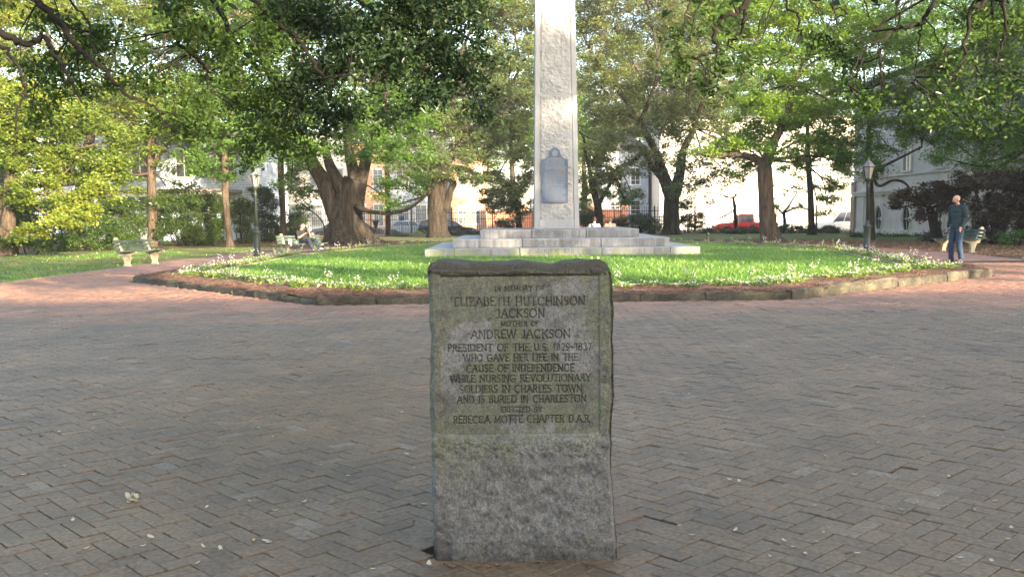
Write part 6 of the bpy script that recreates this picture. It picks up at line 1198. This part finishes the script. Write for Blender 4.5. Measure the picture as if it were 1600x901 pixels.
# ------------------------------------------------------------ bedding plants, fallen leaves
def bedding():
    kinds = []
    for k in range(5):      # low mound with flowers on top
        rg = np.random.default_rng(300+k); n = 70; P = rg.normal(size=(n, 3))*[.085, .085, .04]+[0, 0, .065]; P[:, 2] = np.abs(P[:, 2]); V1, F1 = leaf_geom(P, .07, .035, .4, k)
        m = 18+5*(k % 3); Q = rg.normal(size=(m, 3))*[.075, .075, .016]+[0, 0, .125]; V2, F2 = leaf_geom(Q, .036, .030, .9, k+9); kinds.append((mesh_np('foliage', V1, F1), mesh_np('blossoms', V2, F2)))
    tall = []
    for k in range(3):      # upright stalks with loose white flowers
        rg = np.random.default_rng(330+k); P = []; Q = []
        for s in range(4):
            a = rg.uniform(0, 6.28); lx, ly = math.cos(a)*.07, math.sin(a)*.07; h = rg.uniform(.28, .42)
            for t in np.linspace(0, .6, 7): P.append((lx*t*1.5+rg.normal()*.01, ly*t*1.5+rg.normal()*.01, h*t))
            for t in rg.uniform(.62, 1, 7): Q.append((lx*t*1.5+rg.normal()*.02, ly*t*1.5+rg.normal()*.02, h*t))
        V1, F1 = leaf_geom(np.array(P), .10, .022, .0, k); V2, F2 = leaf_geom(np.array(Q), .030, .024, .2, k+5); tall.append((mesh_np('foliage', V1, F1), mesh_np('blossoms', V2, F2)))
    for ms in kinds+tall: ms[0].materials.append(M['flower_leaf']); ms[1].materials.append(M['petal'])
    def plant(nm, ms):
        o = empty(nm)
        for q, n_ in zip(ms, ('foliage', 'blossoms')): c = bpy.data.objects.new(n_, q); COL.objects.link(c); c.parent = o
        return o
    rg = random.Random(9); ringm = inset(BED, .98); n = len(BED); cnt = 0
    for i in range(n):
        a, b = Vector(ringm[i]), Vector(ringm[(i+1) % n]); L_ = (b-a).length; back = min(a.y, b.y) > 31; t = rg.uniform(0, .2)
        while t < L_:
            p = a.lerp(b, t/L_)+Vector((rg.uniform(-.2, .2), rg.uniform(-.28, .28))); t += rg.uniform(.13, .30)*(3 if back else 1)*(1 if i != 0 else 1.25)
            if abs(p.x-.15) < .95 and p.y < 17: continue
            if rg.random() < .12: continue
            o = plant('bedding_plant', rg.choice(kinds)); o.location = (p.x, p.y, .105); o.rotation_euler = (0, 0, rg.uniform(0, 6)); s = rg.uniform(.85, 1.3); o.scale = (s, s, s*rg.uniform(.8, 1.1))
            tag(o, 'low clump of pinkish white bedding flowers in the pine straw inside the kerb', 'flowers', 'low white bedding flowers round the lawn'); cnt += 1
    ringt = inset(BED, 1.22)
    for i in range(n):
        a, b = Vector(ringt[i]), Vector(ringt[(i+1) % n]); L_ = (b-a).length
        if min(a.y, b.y) > 33: continue
        t = rg.uniform(0, .6)
        while t < L_:
            p = a.lerp(b, t/L_)+Vector((rg.uniform(-.15, .15), rg.uniform(-.15, .12))); t += rg.uniform(.6, 1.9) if i < 1 else rg.uniform(.6, 1.6)
            o = plant('flower_stalk', rg.choice(tall)); o.location = (p.x, p.y, .11); o.rotation_euler = (0, 0, rg.uniform(0, 6)); s = rg.uniform(.7, 1.1); o.scale = (s, s, s)
            tag(o, 'tall airy stalks of small white flowers rising above the lawn edging', 'flowers', 'tall white flower stalks along the lawn edge')
bedding()
def litter():
    kinds = []
    for k in range(5):      # small curled dry leaf: 2 x 4 quads bent along its length
        rg = np.random.default_rng(400+k); V = []; 
        for i, t in enumerate(np.linspace(-1, 1, 6)):
            w = .011*math.sqrt(max(0, 1-t*t*.96)); z = .004+.010*(t*t)*(1 if k % 2 else .4)+.003*k*t*.4
            for s in (-1, 0, 1): V.append((t*.024, s*w*(1+.2*rg.normal()), z+abs(s)*.006*(1+.4*k*.2)))
        F = [(i*3+j, (i+1)*3+j, (i+1)*3+j+1, i*3+j+1) for i in range(5) for j in (0, 1)]; kinds.append(mesh_np('fallen_leaf', V, F, True))
    for nm, c in (('leaf_pale', (.50, .46, .34)), ('leaf_brown', (.20, .12, .07)), ('leaf_yellow', (.42, .30, .12))): M[nm] = plain(nm, c, .8)
    rg = random.Random(12); made = {}
    def put(x, y, s, m):
        key = (rg.randrange(5), m)
        if key not in made: me = kinds[key[0]].copy(); me.materials.append(M[m]); made[key] = me
        o = bpy.data.objects.new('fallen_leaf', made[key]); COL.objects.link(o); o.location = (x, y, .006); o.rotation_euler = (rg.uniform(-.15, .15), rg.uniform(-.15, .15), rg.uniform(0, 6.3)); o.scale = (s, s*rg.uniform(.8, 1.3), s)
        lab = {'leaf_pale': 'small pale dry leaf lying on the brick paving', 'leaf_brown': 'small brown dry leaf lying on the brick paving', 'leaf_yellow': 'small yellowish dry leaf lying on the brick paving'}[m]
        tag(o, lab, 'leaf', {'leaf_pale': 'pale fallen leaves on the paving', 'leaf_brown': 'brown fallen leaves on the paving', 'leaf_yellow': 'yellowish fallen leaves on the paving'}[m])
    for (px, py, s) in [(345, 862, 1.2), (415, 848, 1.0), (475, 787, 1.0), (430, 800, .8), (235, 843, 1.2), (135, 860, 1.0), (318, 858, 1.0), (420, 850, .8), (636, 712, 1.0), (663, 791, 1.0), (1150, 831, 1.1), (1225, 848, 1.0), (1240, 858, .9), (1275, 849, .8), (1256, 869, 1.0), (1370, 694, 1.1), (1500, 875, 1.0), (1575, 845, .8), (1580, 828, .9), (670, 885, 1.1), (1340, 867, .8), (1555, 785, .9), (1290, 715, 1.0), (1140, 752, .9), (1155, 755, .9), (628, 646, 1.0), (985, 648, 1.0), (545, 745, .8), (1520, 800, 1.0)]:
        p = gp(px, py); put(p.x, p.y, s*.68, 'leaf_pale')
    for k in range(26):
        a = rg.uniform(-.40, .42); put(a, STONE_Y-rg.uniform(.0, .10) if abs(a) < .36 else STONE_Y+rg.uniform(-.05, .25), rg.uniform(.25, .6), 'leaf_brown')
    n = 0
    while n < 235:
        y = 3.3+11*rg.random()**1.25; x = rg.uniform(-.56, .56)*y
        if abs(x) < .45 and 3.5 < y < 4.1: continue
        put(x, y, rg.uniform(.25, .65), rg.choices(['leaf_pale', 'leaf_brown', 'leaf_yellow'], [6, 3, 1])[0]); n += 1
    p = gp(205, 783); rt = empty('seed_husk', (p.x, p.y, .0), 0, 'pale crumpled husk, the largest scrap on the paving, lower left', 'husk')
    for k in range(4): o = bpy.data.objects.new('flake', kinds[k]); COL.objects.link(o); o.parent = rt; o.location = (.012*math.cos(k*1.7), .012*math.sin(k*1.7), .006*k); o.rotation_euler = (.9*math.cos(k), .8*math.sin(k*2), k*1.5); o.scale = (1.2, 1.5, 1.6); kinds[k].materials.append(M['leaf_pale']) if not kinds[k].materials else None
    # leaf litter of the beds, too many to count
    XY = scatter_poly([(x, y*K) for x, y in [(14.6, 20.9), (34, 20.9), (34, 25), (24, 29), (19, 35), (13, 39), (10, 39), (13, 32.5), (14.6, 25)]], 10000, RNG); V, F = leaf_geom(np.c_[XY, np.full(len(XY), .005)], .09, .05, 2.5, 5)
    o = tag(link('leaf_litter', mesh_np('leaf_litter', V, F), M['leaf_litter']), 'brown dry leaves covering the ground round the right hand bench', 'leaf litter', None, 'stuff')
    XY = np.r_[scatter_poly([(x, y*K) for x, y in [(-15, 37), (-4, 36), (-2, 40), (-8, 44), (-15, 42)]], 3500, RNG), scatter_poly([(x, y*K) for x, y in [(-26, 17.5), (-11.6, 17), (-12.2, 27), (-24, 27)]], 1500, RNG)]; V, F = leaf_geom(np.c_[XY, np.full(len(XY), .005)], .08, .045, 2.5, 6)
    o = tag(link('leaf_litter', mesh_np('leaf_litter', V, F), M['leaf_litter']), 'scattered dry leaves under the big oak and on the left grass', 'leaf litter', None, 'stuff')
litter()

# ------------------------------------------------------------ evening air
M['air'] = bpy.data.materials.new('evening_air'); M['air'].use_nodes = True; _n = M['air'].node_tree.nodes; _n.remove(_n['Principled BSDF'])
_v = _n.new('ShaderNodeVolumePrincipled'); _v.inputs['Color'].default_value = (.95, .94, .90, 1); _v.inputs['Density'].default_value = .00045; _v.inputs['Anisotropy'].default_value = 0
M['air'].node_tree.links.new(_v.outputs[0], _n['Material Output'].inputs['Volume'])
tag(MB().box((0, 250, 14.2), (840, 960, 31.6)).build('haze', M['air']), kind='stuff', label='thin pale evening haze')
